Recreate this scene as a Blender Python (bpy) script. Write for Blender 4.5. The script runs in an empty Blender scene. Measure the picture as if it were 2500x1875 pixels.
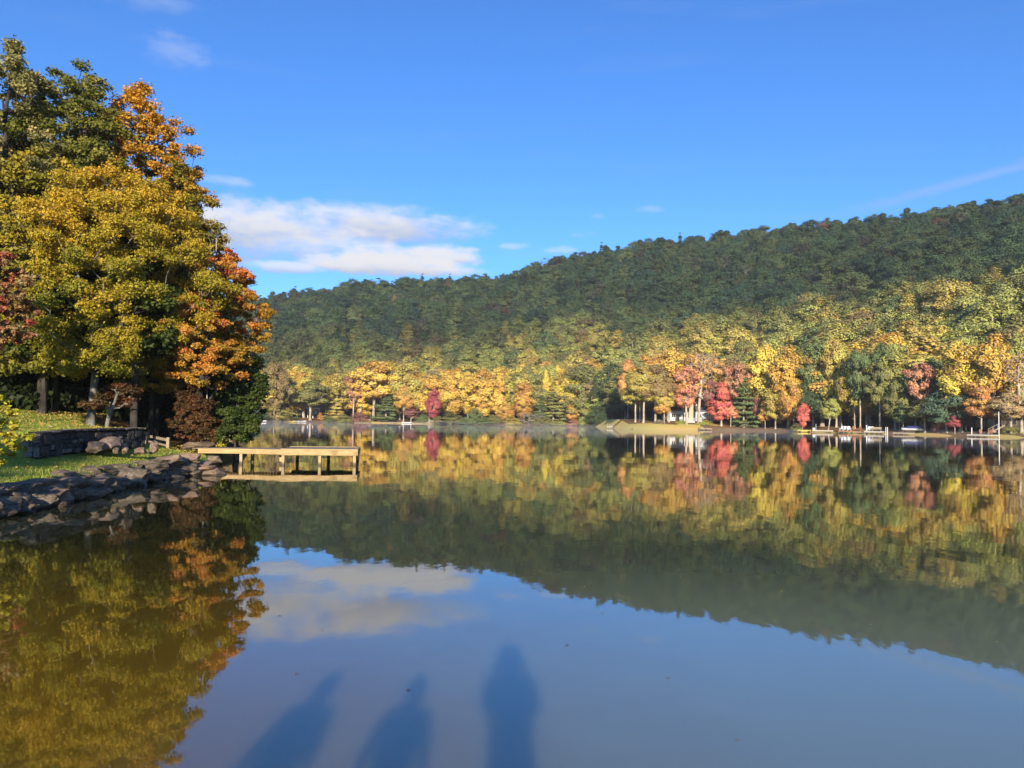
import bpy, bmesh, math, random
import numpy as np
from mathutils import Vector, Matrix, noise as mnoise

# ------------------------------------------------------------------ camera, sky, sun
scene = bpy.context.scene
COL = scene.collection
rad = math.radians
CAM_H = 2.3
PITCH, ROLL, FPX = rad(2.64), rad(0.8), 1878.0
cam_data = bpy.data.cameras.new('camera')
cam_data.sensor_width = 36.0
cam_data.lens = 36.0 * FPX / 2500.0
cam_data.clip_start = 0.05
cam_data.clip_end = 20000
cam = bpy.data.objects.new('camera', cam_data)
COL.objects.link(cam)
CAM_R = Matrix.Rotation(math.pi / 2 + PITCH, 3, 'X') @ Matrix.Rotation(ROLL, 3, 'Z')
cam.matrix_world = Matrix.Translation((0, 0, CAM_H)) @ CAM_R.to_4x4()
scene.camera = cam

SUN_EL = rad(16.0)
world = bpy.data.worlds.new('World')
scene.world = world
world.use_nodes = True
sun_data = bpy.data.lights.new('sun', 'SUN')
sun_data.energy = 5.0
sun_data.color = (1.0, 0.87, 0.68)
sun_data.angle = rad(0.75)
sun = bpy.data.objects.new('sun', sun_data)
COL.objects.link(sun)
sun.rotation_euler = (math.pi / 2 - SUN_EL, 0, rad(0.4))
sun.location = (0, -60, 60)

scene.view_settings.view_transform = 'Standard'
scene.view_settings.look = 'None'
scene.view_settings.gamma = 1.0
scene.view_settings.use_curve_mapping = False
scene.view_settings.exposure = 0.7
scene.render.engine = 'CYCLES'
scene.cycles.use_denoising = True
scene.cycles.max_bounces = 6
scene.cycles.diffuse_bounces = 3
scene.cycles.glossy_bounces = 3
scene.cycles.transmission_bounces = 2
scene.cycles.volume_bounces = 1
scene.cycles.caustics_reflective = False
scene.cycles.caustics_refractive = False
scene.cycles.use_adaptive_sampling = True
scene.cycles.adaptive_threshold = 0.012


class Nodes:
    """small helper round a node tree"""
    def __init__(self, tree, clear=True):
        self.t = tree
        if clear:
            tree.nodes.clear()

    def n(self, kind, **kw):
        nd = self.t.nodes.new(kind)
        for k, v in kw.items():
            setattr(nd, k, v)
        return nd

    def put(self, sock, v):
        if isinstance(v, bpy.types.NodeSocket):
            self.t.links.new(v, sock)
        elif v is not None:
            if isinstance(v, (tuple, list)) and sock.type == 'RGBA' and len(v) == 3:
                v = (*v, 1.0)
            sock.default_value = v

    def m(self, op, a, b=None, c=None, clamp=False):
        nd = self.n('ShaderNodeMath', operation=op, use_clamp=clamp)
        for i, v in enumerate((a, b, c)):
            if v is not None:
                self.put(nd.inputs[i], v)
        return nd.outputs[0]

    def ss(self, v, lo, hi, a=0.0, b=1.0):
        nd = self.n('ShaderNodeMapRange', interpolation_type='SMOOTHSTEP')
        for i, q in enumerate((v, lo, hi, a, b)):
            self.put(nd.inputs[i], q)
        return nd.outputs[0]

    def mix(self, f, a, b, blend='MIX'):
        nd = self.n('ShaderNodeMix', data_type='RGBA', blend_type=blend)
        self.put(nd.inputs[0], f)
        self.put(nd.inputs[6], a)
        self.put(nd.inputs[7], b)
        return nd.outputs[2]

    def noise(self, vec, scale, detail=3.0, rough=0.55, dim='3D', dist=0.0):
        nd = self.n('ShaderNodeTexNoise', noise_dimensions=dim)
        if vec is not None:
            self.put(nd.inputs['Vector'], vec)
        nd.inputs['Scale'].default_value = scale
        nd.inputs['Detail'].default_value = detail
        nd.inputs['Roughness'].default_value = rough
        nd.inputs['Distortion'].default_value = dist
        return nd.outputs[0]

    def mapping(self, vec, scale=(1, 1, 1), loc=(0, 0, 0), rot=(0, 0, 0)):
        nd = self.n('ShaderNodeMapping')
        self.put(nd.inputs[0], vec)
        nd.inputs[1].default_value = loc
        nd.inputs[2].default_value = rot
        nd.inputs[3].default_value = scale
        return nd.outputs[0]

    def ramp(self, f, stops):
        nd = self.n('ShaderNodeValToRGB')
        self.put(nd.inputs[0], f)
        e = nd.color_ramp.elements
        while len(e) > 1:
            e.remove(e[-1])
        e[0].position, e[0].color = stops[0][0], (*stops[0][1], 1)
        for p, c in stops[1:]:
            x = e.new(p)
            x.color = (*c, 1)
        return nd.outputs[0]


def build_world():
    N = Nodes(world.node_tree)
    out = N.n('ShaderNodeOutputWorld')
    bg = N.n('ShaderNodeBackground')
    bg.inputs[1].default_value = 0.15
    N.t.links.new(bg.outputs[0], out.inputs[0])
    sky = N.n('ShaderNodeTexSky', sky_type='NISHITA', sun_disc=False)
    sky.sun_elevation = SUN_EL
    sky.sun_rotation = math.pi
    sky.altitude = 600
    sky.air_density = 1.0
    sky.dust_density = 0.15
    sky.ozone_density = 2.2
    tc = N.n('ShaderNodeTexCoord')
    sep = N.n('ShaderNodeSeparateXYZ')
    N.t.links.new(tc.outputs['Generated'], sep.inputs[0])
    x, y, z = sep.outputs
    az = N.m('MULTIPLY', N.m('ARCTAN2', x, y), 180 / math.pi)
    el = N.m('MULTIPLY', N.m('ARCSINE', z), 180 / math.pi)
    comb = N.n('ShaderNodeCombineXYZ')
    N.put(comb.inputs[0], az)
    N.put(comb.inputs[1], N.m('MULTIPLY', el, 2.2))
    v = comb.outputs[0]
    big = N.noise(v, 0.22, 4.0, 0.55)
    fine = N.noise(N.mapping(v, (1, 1, 1), (31, 7, 0)), 0.7, 5.0, 0.6)
    wob = N.m('ADD', N.m('MULTIPLY', N.m('SUBTRACT', big, 0.5), 1.5), N.m('MULTIPLY', N.m('SUBTRACT', fine, 0.5), 1.1))
    # cloud banks: azimuth, elevation, half width, half height up, half height down, density
    banks = [(-20.0, 12.9, 13.0, 3.0, 3.2, 0.97), (-10.0, 14.0, 8.2, 1.7, 2.2, 0.95), (-14.5, 11.8, 7.5, 2.0, 1.5, 0.8),
             (-9.5, 11.0, 7.8, 2.0, 0.8, 1.0), (-6.0, 11.8, 4.6, 1.2, 0.8, 0.97), (-16.5, 10.6, 3.2, 0.6, 0.5, 0.8),
             (-3.0, 10.8, 2.2, 0.5, 0.4, 0.45), (0.0, 12.7, 1.6, 0.4, 0.25, 0.4), (3.6, 12.5, 1.6, 0.45, 0.3, 0.5), (5.6, 13.6, 1.5, 0.4, 0.3, 0.3),
             (6.5, 14.9, 0.9, 0.35, 0.25, 0.45), (10.0, 15.3, 1.3, 0.4, 0.3, 0.3),
             (-24.5, 23.5, 3.0, 1.6, 1.0, 0.2), (-27.0, 26.5, 5.0, 1.6, 1.0, 0.15), (-20.5, 29.0, 4.0, 1.0, 0.8, 0.22), (-21.0, 16.0, 3.0, 0.5, 0.4, 0.35)]
    alpha = None
    light = None
    for bi, (a0, e0, ra, up, dn, dens) in enumerate(banks):
        dx = N.m('DIVIDE', N.m('SUBTRACT', az, a0), ra)
        de = N.m('SUBTRACT', el, e0)
        dy = N.m('ADD', N.m('DIVIDE', N.m('MAXIMUM', de, 0.0), up), N.m('DIVIDE', N.m('MINIMUM', de, 0.0), dn))
        q = N.m('SUBTRACT', 1.0, N.m('ADD', N.m('MULTIPLY', dx, dx), N.m('MULTIPLY', dy, dy)))
        q = N.m('ADD', q, N.m('MULTIPLY', wob, 1.0 if dens > 0.5 else 1.9))
        a = N.ss(q, 0.0, (1.15 if bi < 3 else 0.85) if dens > 0.5 else 1.6, 0.0, dens)
        # how near the sunny upper side of its bank
        li = N.m('MULTIPLY', N.ss(N.m('ADD', dy, N.m('MULTIPLY', wob, 0.5)), -0.6 if bi < 3 else -0.9, 0.55 if bi < 3 else 0.25), a)
        alpha = a if alpha is None else N.m('MAXIMUM', alpha, a)
        light = li if light is None else N.m('MAXIMUM', light, li)
    # outside the frame the same kind of low, scattered banks go on round the horizon
    rest = N.m('MULTIPLY', N.ss(big, 0.56, 0.66), N.m('MULTIPLY', N.ss(N.m('ABSOLUTE', az), 38.0, 44.0), N.m('MULTIPLY', N.ss(el, 7.0, 11.0), N.ss(el, 15.0, 24.0, 0.9, 0.0))))
    alpha = N.m('MAXIMUM', alpha, rest)
    light = N.m('MAXIMUM', light, N.m('MULTIPLY', rest, 0.75))
    # thin high streak and faint veil
    st = N.m('SUBTRACT', el, N.m('ADD', 14.1, N.m('MULTIPLY', N.m('SUBTRACT', az, 22.0), 0.16)))
    st = N.m('ADD', st, N.m('MULTIPLY', wob, 0.35))
    streak = N.m('MULTIPLY', N.ss(N.m('ABSOLUTE', st), 0.0, 0.55, 0.30, 0.0), N.ss(az, 19.0, 30.0))
    veil = N.noise(N.mapping(v, (0.35, 1.4, 1), (3, 11, 0), (0, 0, 0.2)), 0.14, 5.0, 0.6)
    veil = N.ss(veil, 0.55, 0.8, 0.0, 0.10)
    alpha = N.m('MAXIMUM', alpha, N.m('MAXIMUM', streak, veil))
    light = N.m('DIVIDE', light, N.m('MAXIMUM', alpha, 0.05))
    K = 0.62 / 0.15
    ccol = N.mix(light, (0.50 * K, 0.55 * K, 0.70 * K), (0.90 * K, 0.90 * K, 0.93 * K))
    hs = N.n('ShaderNodeHueSaturation')
    hs.inputs['Saturation'].default_value = 1.15
    hs.inputs['Value'].default_value = 1.0
    N.t.links.new(sky.outputs[0], hs.inputs['Color'])
    tint = N.mix(1.0, hs.outputs[0], (0.385, 0.635, 0.97), 'MULTIPLY')
    N.put(bg.inputs[0], N.mix(alpha, tint, ccol))


build_world()
world.cycles.sampling_method = 'MANUAL'
world.cycles.sample_map_resolution = 256

# ------------------------------------------------------------------ helpers: placing, linking, meshes
RNG = np.random.default_rng(7)
random.seed(11)


def ray(px, py):
    d = CAM_R @ Vector(((px - 1250) / FPX, -(py - 937.5) / FPX, -1))
    return d.normalized()


def P(px, py, z=0.0):
    d = ray(px, py)
    t = (z - CAM_H) / d.z
    return Vector((0, 0, CAM_H)) + d * t


def PD(px, py, dist):
    d = ray(px, py)
    return Vector((0, 0, CAM_H)) + d * (dist / math.hypot(d.x, d.y))


def azim(px, py=1030):
    d = ray(px, py)
    return math.degrees(math.atan2(d.x, d.y))


def tag(o, label=None, cat=None, group=None, kind=None):
    if label:
        o['label'] = label
    if cat:
        o['category'] = cat
    if group:
        o['group'] = group
    if kind:
        o['kind'] = kind
    return o


def link(name, data, parent=None, mats=None):
    o = bpy.data.objects.new(name, data)
    COL.objects.link(o)
    if parent is not None:
        o.parent = parent
    if mats is not None and data is not None and len(data.materials) == 0:
        for mt in (mats if isinstance(mats, (list, tuple)) else [mats]):
            data.materials.append(mt)
    return o


def empty(name, loc=(0, 0, 0), rz=0.0, scale=(1, 1, 1)):
    o = bpy.data.objects.new(name, None)
    COL.objects.link(o)
    o.location = loc
    o.rotation_euler = (0, 0, rz)
    o.scale = scale
    o.empty_display_size = 0.2
    return o


def np_mesh(name, V, F, smooth=False):
    """mesh from arrays; F is an (n,4) or (n,3) int array"""
    V = np.asarray(V, dtype=np.float32)
    F = np.asarray(F, dtype=np.int32)
    k = F.shape[1]
    me = bpy.data.meshes.new(name)
    me.vertices.add(len(V))
    me.vertices.foreach_set('co', V.ravel())
    me.loops.add(F.size)
    me.loops.foreach_set('vertex_index', F.ravel())
    me.polygons.add(len(F))
    me.polygons.foreach_set('loop_start', np.arange(0, F.size, k, dtype=np.int32))
    me.polygons.foreach_set('loop_total', np.full(len(F), k, dtype=np.int32))
    me.update(calc_edges=True)
    if smooth:
        me.polygons.foreach_set('use_smooth', np.ones(len(F), dtype=bool))
    return me


def add_color(me, name, cols):
    c = np.ones((len(cols), 4), dtype=np.float32)
    c[:, :cols.shape[1]] = cols
    at = me.attributes.new(name, 'FLOAT_COLOR', 'POINT')
    at.data.foreach_set('color', c.ravel())


class MB:
    """collects boxes and tubes into one mesh"""
    def __init__(self):
        self.v, self.f = [], []

    def box(self, c, s, rot=None):
        c, s = Vector(c), Vector(s)
        b = len(self.v)
        for sx, sy, sz in ((-1, -1, -1), (1, -1, -1), (1, 1, -1), (-1, 1, -1), (-1, -1, 1), (1, -1, 1), (1, 1, 1), (-1, 1, 1)):
            p = Vector((sx * s.x / 2, sy * s.y / 2, sz * s.z / 2))
            if rot is not None:
                p = rot @ p
            self.v.append(c + p)
        for q in ((0, 3, 2, 1), (4, 5, 6, 7), (0, 1, 5, 4), (1, 2, 6, 5), (2, 3, 7, 6), (3, 0, 4, 7)):
            self.f.append([b + i for i in q])
        return self

    def beam(self, a, b, w, h):
        """box from a to b, w across, h high"""
        a, b = Vector(a), Vector(b)
        d = b - a
        L = d.length
        x = d.normalized()
        up = Vector((0, 0, 1)) if abs(x.z) < 0.95 else Vector((0, 1, 0))
        y = up.cross(x).normalized()
        z = x.cross(y)
        R = Matrix((x, y, z)).transposed()
        return self.box((a + b) / 2, (L, w, h), R)

    def tube(self, pts, radii, n=8, cap=True):
        b0 = len(self.v)
        for i, p in enumerate(pts):
            p = Vector(p)
            q0 = Vector(pts[max(i - 1, 0)])
            q1 = Vector(pts[min(i + 1, len(pts) - 1)])
            d = (q1 - q0).normalized()
            u = Vector((1, 0, 0)) if abs(d.x) < 0.8 else Vector((0, 1, 0))
            u = (u - d * u.dot(d)).normalized()
            w = d.cross(u)
            r = radii[i] if hasattr(radii, '__len__') else radii
            for k in range(n):
                a = 2 * math.pi * k / n
                self.v.append(p + u * (r * math.cos(a)) + w * (r * math.sin(a)))
        for i in range(len(pts) - 1):
            for k in range(n):
                a, b = b0 + i * n + k, b0 + i * n + (k + 1) % n
                self.f.append([a, b, b + n, a + n])
        if cap:
            self.f.append([b0 + k for k in range(n)][::-1])
            e = b0 + (len(pts) - 1) * n
            self.f.append([e + k for k in range(n)])
        return self

    def poly(self, pts):
        b = len(self.v)
        self.v += [Vector(p) for p in pts]
        self.f.append(list(range(b, b + len(pts))))
        return self

    def mesh(self, name, bevel=0.0, smooth=False):
        me = bpy.data.meshes.new(name)
        me.from_pydata([tuple(p) for p in self.v], [], self.f)
        me.update()
        if bevel > 0:
            bm = bmesh.new()
            bm.from_mesh(me)
            bmesh.ops.bevel(bm, geom=bm.edges[:], offset=bevel, segments=1, affect='EDGES', profile=0.5, clamp_overlap=True)
            bm.to_mesh(me)
            bm.free()
        if smooth:
            for p in me.polygons:
                p.use_smooth = True
        return me

    def obj(self, name, mat, parent=None, bevel=0.0, smooth=False):
        return link(name, self.mesh(name, bevel, smooth), parent, mat)


# ------------------------------------------------------------------ materials
def material(name):
    mt = bpy.data.materials.new(name)
    mt.use_nodes = True
    N = Nodes(mt.node_tree)
    out = N.n('ShaderNodeOutputMaterial')
    return mt, N, out


def principled(N, out, col, rough=0.7, spec=0.3, bump=None, bump_d=0.02, bump_s=1.0):
    b = N.n('ShaderNodeBsdfPrincipled')
    N.put(b.inputs['Base Color'], col)
    N.put(b.inputs['Roughness'], rough)
    b.inputs['Specular IOR Level'].default_value = spec
    if bump is not None:
        bp = N.n('ShaderNodeBump')
        bp.inputs['Strength'].default_value = bump_s
        bp.inputs['Distance'].default_value = bump_d
        N.put(bp.inputs['Height'], bump)
        N.t.links.new(bp.outputs[0], b.inputs['Normal'])
    N.t.links.new(b.outputs[0], out.inputs[0])
    return b


def plain(name, col, rough=0.6, spec=0.3, var=0.15, scale=3.0):
    mt, N, out = material(name)
    tc = N.n('ShaderNodeTexCoord').outputs['Object']
    nz = N.noise(tc, scale, 4.0)
    c = N.mix(nz, tuple(v * (1 - var) for v in col), tuple(min(1, v * (1 + var)) for v in col))
    principled(N, out, c, rough, spec)
    return mt


def leaf_material(name, source, translucent=0.22):
    """source: 'leaf' own colour per leaf, 'object' colour of the object, 'instance' colour of the instance"""
    mt, N, out = material(name)
    if source == 'leaf':
        c = N.n('ShaderNodeAttribute', attribute_name='leaf_colour').outputs['Color']
    else:
        var = N.n('ShaderNodeAttribute', attribute_name='leaf_var')
        sep = N.n('ShaderNodeSeparateColor')
        N.t.links.new(var.outputs['Color'], sep.inputs[0])
        if source == 'object':
            base = N.n('ShaderNodeObjectInfo').outputs['Color']
        else:
            base = N.n('ShaderNodeAttribute', attribute_type='INSTANCER', attribute_name='tint').outputs['Color']
        hs = N.n('ShaderNodeHueSaturation')
        N.put(hs.inputs['Hue'], N.m('ADD', 0.482, N.m('MULTIPLY', sep.outputs[0], 0.036)))
        N.put(hs.inputs['Saturation'], N.m('ADD', 0.82, N.m('MULTIPLY', sep.outputs[1], 0.20)))
        N.put(hs.inputs['Value'], N.m('ADD', 0.74, N.m('ADD', N.m('MULTIPLY', sep.outputs[0], 0.26), N.m('MULTIPLY', sep.outputs[1], 0.26))))
        N.put(hs.inputs['Color'], base)
        c = hs.outputs[0]
    b = N.n('ShaderNodeBsdfPrincipled')
    N.put(b.inputs['Base Color'], c)
    b.inputs['Roughness'].default_value = 0.55
    b.inputs['Specular IOR Level'].default_value = 0.25
    if translucent > 0:
        tr = N.n('ShaderNodeBsdfTranslucent')
        N.put(tr.inputs[0], c)
        mx = N.n('ShaderNodeMixShader')
        mx.inputs[0].default_value = translucent
        N.t.links.new(b.outputs[0], mx.inputs[1])
        N.t.links.new(tr.outputs[0], mx.inputs[2])
        N.t.links.new(mx.outputs[0], out.inputs[0])
    else:
        N.t.links.new(b.outputs[0], out.inputs[0])
    return mt


def bark_material(name, dark, lightc, scale=3.0):
    mt, N, out = material(name)
    tc = N.n('ShaderNodeTexCoord').outputs['Object']
    n1 = N.noise(N.mapping(tc, (scale, scale, scale * 0.35)), 1.5, 6.0, 0.65)
    n2 = N.noise(tc, scale * 0.9, 3.0, 0.5)
    f = N.ss(N.m('ADD', N.m('MULTIPLY', n1, 0.6), N.m('MULTIPLY', n2, 0.5)), 0.38, 0.72)
    principled(N, out, N.mix(f, dark, lightc), 0.85, 0.15, n1, 0.03, 0.8)
    return mt


def wood_material(name, dark, lightc, along=(0.6, 9, 9)):
    mt, N, out = material(name)
    tc = N.n('ShaderNodeTexCoord').outputs['Object']
    oi = N.n('ShaderNodeObjectInfo').outputs['Random']
    v = N.n('ShaderNodeVectorMath', operation='ADD')
    N.put(v.inputs[0], tc)
    cb = N.n('ShaderNodeCombineXYZ')
    N.put(cb.inputs[0], N.m('MULTIPLY', oi, 37.0))
    N.put(cb.inputs[2], N.m('MULTIPLY', oi, 11.0))
    N.put(v.inputs[1], cb.outputs[0])
    g = N.noise(N.mapping(v.outputs[0], along), 2.0, 5.0, 0.6, dist=0.6)
    kn = N.ss(N.noise(v.outputs[0], 1.6, 1.0, 0.4), 0.66, 0.78)
    stain = N.noise(v.outputs[0], 0.9, 3.0, 0.6)
    c = N.mix(N.ss(g, 0.3, 0.7), dark, lightc)
    c = N.mix(N.m('MULTIPLY', kn, 0.55), c, tuple(x * 0.35 for x in dark))
    c = N.mix(N.ss(stain, 0.35, 0.75, 0.0, 0.3), c, tuple(x * 0.75 for x in dark))
    c = N.mix(N.m('MULTIPLY', oi, 0.28), c, tuple(x * 0.8 for x in lightc))
    # damp, green-brown foot where the timber stands in the lake
    sz = N.n('ShaderNodeSeparateXYZ')
    N.put(sz.inputs[0], N.n('ShaderNodeNewGeometry').outputs['Position'])
    wet = N.ss(N.m('ADD', sz.outputs[2], N.m('MULTIPLY', stain, 0.12)), 0.10, 0.26, 0.8, 0.0)
    c = N.mix(wet, c, (0.05, 0.045, 0.02))
    principled(N, out, c, 0.75, 0.2, g, 0.004, 0.6)
    return mt


def rock_material(name, dark, mid, pale, lichen=0.5):
    mt, N, out = material(name)
    geo = N.n('ShaderNodeTexCoord').outputs['Object']
    oi = N.n('ShaderNodeObjectInfo').outputs['Random']
    cb = N.n('ShaderNodeCombineXYZ')
    N.put(cb.inputs[0], N.m('MULTIPLY', oi, 91.0))
    N.put(cb.inputs[1], N.m('MULTIPLY', oi, 47.0))
    va = N.n('ShaderNodeVectorMath', operation='ADD')
    N.put(va.inputs[0], geo)
    N.put(va.inputs[1], cb.outputs[0])
    v = va.outputs[0]
    a = N.noise(v, 2.2, 7.0, 0.65)
    b = N.noise(v, 9.0, 5.0, 0.6)
    sp = N.noise(v, 22.0, 2.0, 0.5)
    band = N.noise(N.mapping(v, (0.7, 0.7, 5.0), (0, 0, 0), (0.3, 0.2, 0)), 2.0, 4.0, 0.6)
    c = N.mix(N.ss(N.m('ADD', N.m('MULTIPLY', a, 0.6), N.m('MULTIPLY', b, 0.4)), 0.34, 0.66), dark, mid)
    c = N.mix(N.ss(band, 0.5, 0.7, 0.0, 0.5), c, mid)
    c = N.mix(N.ss(oi, 0.6, 1.0, 0.0, 0.5), c, tuple(x * y for x, y in zip(mid, (1.15, 0.95, 0.85))))
    c = N.mix(N.m('MULTIPLY', N.ss(sp, 0.58, 0.68), N.ss(a, 0.42, 0.6, 0.0, lichen)), c, pale)
    # wet, darker foot at the waterline
    pos = N.n('ShaderNodeNewGeometry').outputs['Position']
    sz = N.n('ShaderNodeSeparateXYZ')
    N.put(sz.inputs[0], pos)
    wet = N.ss(N.m('ADD', sz.outputs[2], N.m('MULTIPLY', a, 0.08)), 0.06, 0.16, 1.0, 0.0)
    c = N.mix(N.m('MULTIPLY', wet, 0.6), c, tuple(x * 0.4 for x in dark))
    rough = N.m('SUBTRACT', 0.85, N.m('MULTIPLY', wet, 0.5))
    h = N.m('ADD', N.m('MULTIPLY', a, 0.7), N.m('ADD', N.m('MULTIPLY', b, 0.3), N.m('MULTIPLY', band, 0.4)))
    principled(N, out, c, rough, 0.3, h, 0.09, 0.9)
    return mt


M_LEAF = leaf_material('foliage_leaves', 'leaf', 0.25)
M_LEAF_OBJ = leaf_material('far_foliage', 'object', 0.12)
M_LEAF_INS = leaf_material('hillside_foliage', 'instance', 0.0)
M_BARK = bark_material('bark_grey_lichen', (0.055, 0.05, 0.042), (0.34, 0.32, 0.27), 2.6)
M_BARK_SHADE = bark_material('bark_shade_toned', (0.02, 0.017, 0.014), (0.075, 0.065, 0.055), 2.5)  # low bark tones carry the understorey's shade in their colour
M_BARK_FAR = bark_material('bark_pale', (0.26, 0.21, 0.155), (0.60, 0.52, 0.42), 0.8)
M_TWIG = plain('pale_dead_wood', (0.45, 0.40, 0.33), 0.8, 0.15)
M_WOOD = wood_material('new_pine_boards', (0.36, 0.235, 0.095), (0.60, 0.44, 0.22))
M_WOOD_UP = wood_material('new_pine_posts', (0.36, 0.25, 0.12), (0.60, 0.46, 0.27), (7, 7, 0.6))
M_DECK = wood_material('weathered_deck_boards', (0.20, 0.165, 0.125), (0.36, 0.31, 0.245), (9, 0.7, 9))
M_OLDWOOD = wood_material('weathered_timber', (0.24, 0.18, 0.11), (0.46, 0.38, 0.27))
M_ROCK = rock_material('shore_rock', (0.040, 0.030, 0.020), (0.21, 0.16, 0.108), (0.40, 0.38, 0.34), 0.75)
M_ROCK_TAN = rock_material('tan_rock', (0.13, 0.085, 0.055), (0.34, 0.25, 0.175), (0.50, 0.46, 0.39), 0.5)
M_STONE = rock_material('wall_stone', (0.022, 0.020, 0.019), (0.085, 0.075, 0.066), (0.36, 0.34, 0.30), 0.6)
M_STONE_LT = rock_material('wall_stone_pale', (0.12, 0.10, 0.08), (0.30, 0.26, 0.215), (0.5, 0.47, 0.42), 0.5)
M_MORTAR = plain('dark_wall_core', (0.03, 0.028, 0.025), 0.95, 0.1)
M_WHITE = plain('white_paint', (0.78, 0.78, 0.76), 0.5, 0.4, 0.05)
M_PALEWOOD = plain('sun_bleached_boards', (0.46, 0.43, 0.38), 0.7, 0.2, 0.15)
M_GREYPAINT = plain('blue_grey_siding', (0.50, 0.52, 0.56), 0.7, 0.3, 0.1)
M_BROWNWALL = plain('dark_brown_siding', (0.075, 0.055, 0.042), 0.7, 0.3)
M_ROOF = plain('grey_shingle', (0.16, 0.16, 0.17), 0.85, 0.2, 0.25, 8)
M_CHIM = plain('tan_chimney_stone', (0.56, 0.44, 0.28), 0.85, 0.2, 0.3, 5)
M_GLASS = plain('dark_window_glass', (0.02, 0.025, 0.03), 0.08, 0.6, 0.0)
M_YELLOW = plain('yellow_plastic', (0.70, 0.52, 0.08), 0.4, 0.4, 0.05)
M_REDWOOD = plain('red_brown_stain', (0.34, 0.15, 0.08), 0.6, 0.3)
M_ALU = plain('pale_metal', (0.55, 0.56, 0.57), 0.4, 0.5, 0.05)
M_BLUE = plain('blue_tarpaulin', (0.03, 0.04, 0.16), 0.6, 0.3)


def ground_material():
    mt, N, out = material('hillside_leaf_litter')
    pos = N.n('ShaderNodeNewGeometry').outputs['Position']
    a = N.noise(pos, 0.09, 5.0, 0.6)
    b = N.noise(pos, 1.2, 5.0, 0.65)
    c = N.mix(N.ss(a, 0.35, 0.65), (0.24, 0.125, 0.05), (0.28, 0.19, 0.075))
    c = N.mix(N.ss(b, 0.4, 0.7, 0.0, 0.6), c, (0.16, 0.10, 0.05))
    principled(N, out, c, 0.95, 0.1, b, 0.25, 0.7)
    return mt


def far_lawn_material():
    mt, N, out = material('dry_golden_grass')
    pos = N.n('ShaderNodeNewGeometry').outputs['Position']
    a = N.noise(pos, 0.12, 4.0, 0.6)
    b = N.noise(pos, 2.2, 4.0, 0.6)
    c = N.mix(N.ss(a, 0.35, 0.65), (0.74, 0.52, 0.16), (0.64, 0.54, 0.14))
    c = N.mix(N.ss(b, 0.45, 0.75, 0.0, 0.45), c, (0.60, 0.36, 0.16))
    principled(N, out, c, 0.95, 0.1, b, 0.1, 0.6)
    return mt


def lawn_material():
    mt, N, out = material('lawn_turf')
    pos = N.n('ShaderNodeNewGeometry').outputs['Position']
    a = N.noise(pos, 0.5, 5.0, 0.6)
    b = N.noise(pos, 14.0, 5.0, 0.7)
    d = N.noise(N.mapping(pos, (1, 1, 1), (8, 3, 0)), 1.7, 5.0, 0.65)
    c = N.mix(N.ss(a, 0.35, 0.65), (0.22, 0.27, 0.04), (0.34, 0.36, 0.065))
    c = N.mix(N.ss(b, 0.4, 0.7, 0.0, 0.45), c, (0.09, 0.12, 0.02))
    c = N.mix(N.ss(d, 0.55, 0.75, 0.0, 0.55), c, (0.30, 0.23, 0.09))
    sp = N.n('ShaderNodeSeparateXYZ')
    N.put(sp.inputs[0], pos)
    # leaf litter takes over from the turf towards the trees
    lit = N.ss(N.m('ADD', sp.outputs[1], N.m('MULTIPLY', d, 5.0)), 38.0, 43.0)
    c = N.mix(lit, c, N.mix(N.ss(b, 0.4, 0.6), (0.10, 0.055, 0.025), (0.20, 0.115, 0.045)))
    principled(N, out, c, 0.95, 0.1, N.m('ADD', b, N.m('MULTIPLY', d, 1.5)), 0.07, 1.0)
    return mt


def water_material():
    mt, N, out = material('lake_water')
    pos = N.n('ShaderNodeNewGeometry').outputs['Position']
    v1 = N.mapping(pos, (1.0, 0.55, 1.0), (0, 0, 0), (0, 0, 0.15))
    rip = N.noise(v1, 2.6, 3.0, 0.55)
    swell = N.noise(N.mapping(pos, (1.0, 0.6, 1.0), (5, 2, 0)), 0.35, 2.0, 0.5)
    calm = N.ss(N.noise(N.mapping(pos, (0.25, 1.0, 1.0)), 0.06, 3.0, 0.5), 0.35, 0.7, 0.35, 1.0)
    h = N.m('ADD', N.m('MULTIPLY', N.m('MULTIPLY', rip, calm), 0.25), swell)
    # silty shallows along the left bank, dark peat brown further out
    sep = N.n('ShaderNodeSeparateXYZ')
    N.put(sep.inputs[0], pos)
    mur = N.noise(pos, 0.5, 4.0, 0.6)
    shallow = N.ss(N.m('ADD', sep.outputs[0], N.m('MULTIPLY', mur, 3.0)), -1.5, 4.0, 1.0, 0.0)
    deep = N.ss(sep.outputs[1], 6.0, 15.0)
    c = N.mix(shallow, (0.205, 0.235, 0.150), (0.165, 0.100, 0.010))
    c = N.mix(deep, c, (0.036, 0.038, 0.012))
    b = principled(N, out, c, 0.02, 0.5, h, 0.016, 0.55)
    b.inputs['IOR'].default_value = 2.0
    b.inputs['Subsurface Weight'].default_value = 1.0
    b.inputs['Subsurface Radius'].default_value = (1.0, 0.9, 0.7)
    b.inputs['Subsurface Scale'].default_value = 1.1
    return mt


M_GROUND = ground_material()
M_FARLAWN = far_lawn_material()
M_LAWN = lawn_material()
M_WATER = water_material()

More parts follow.
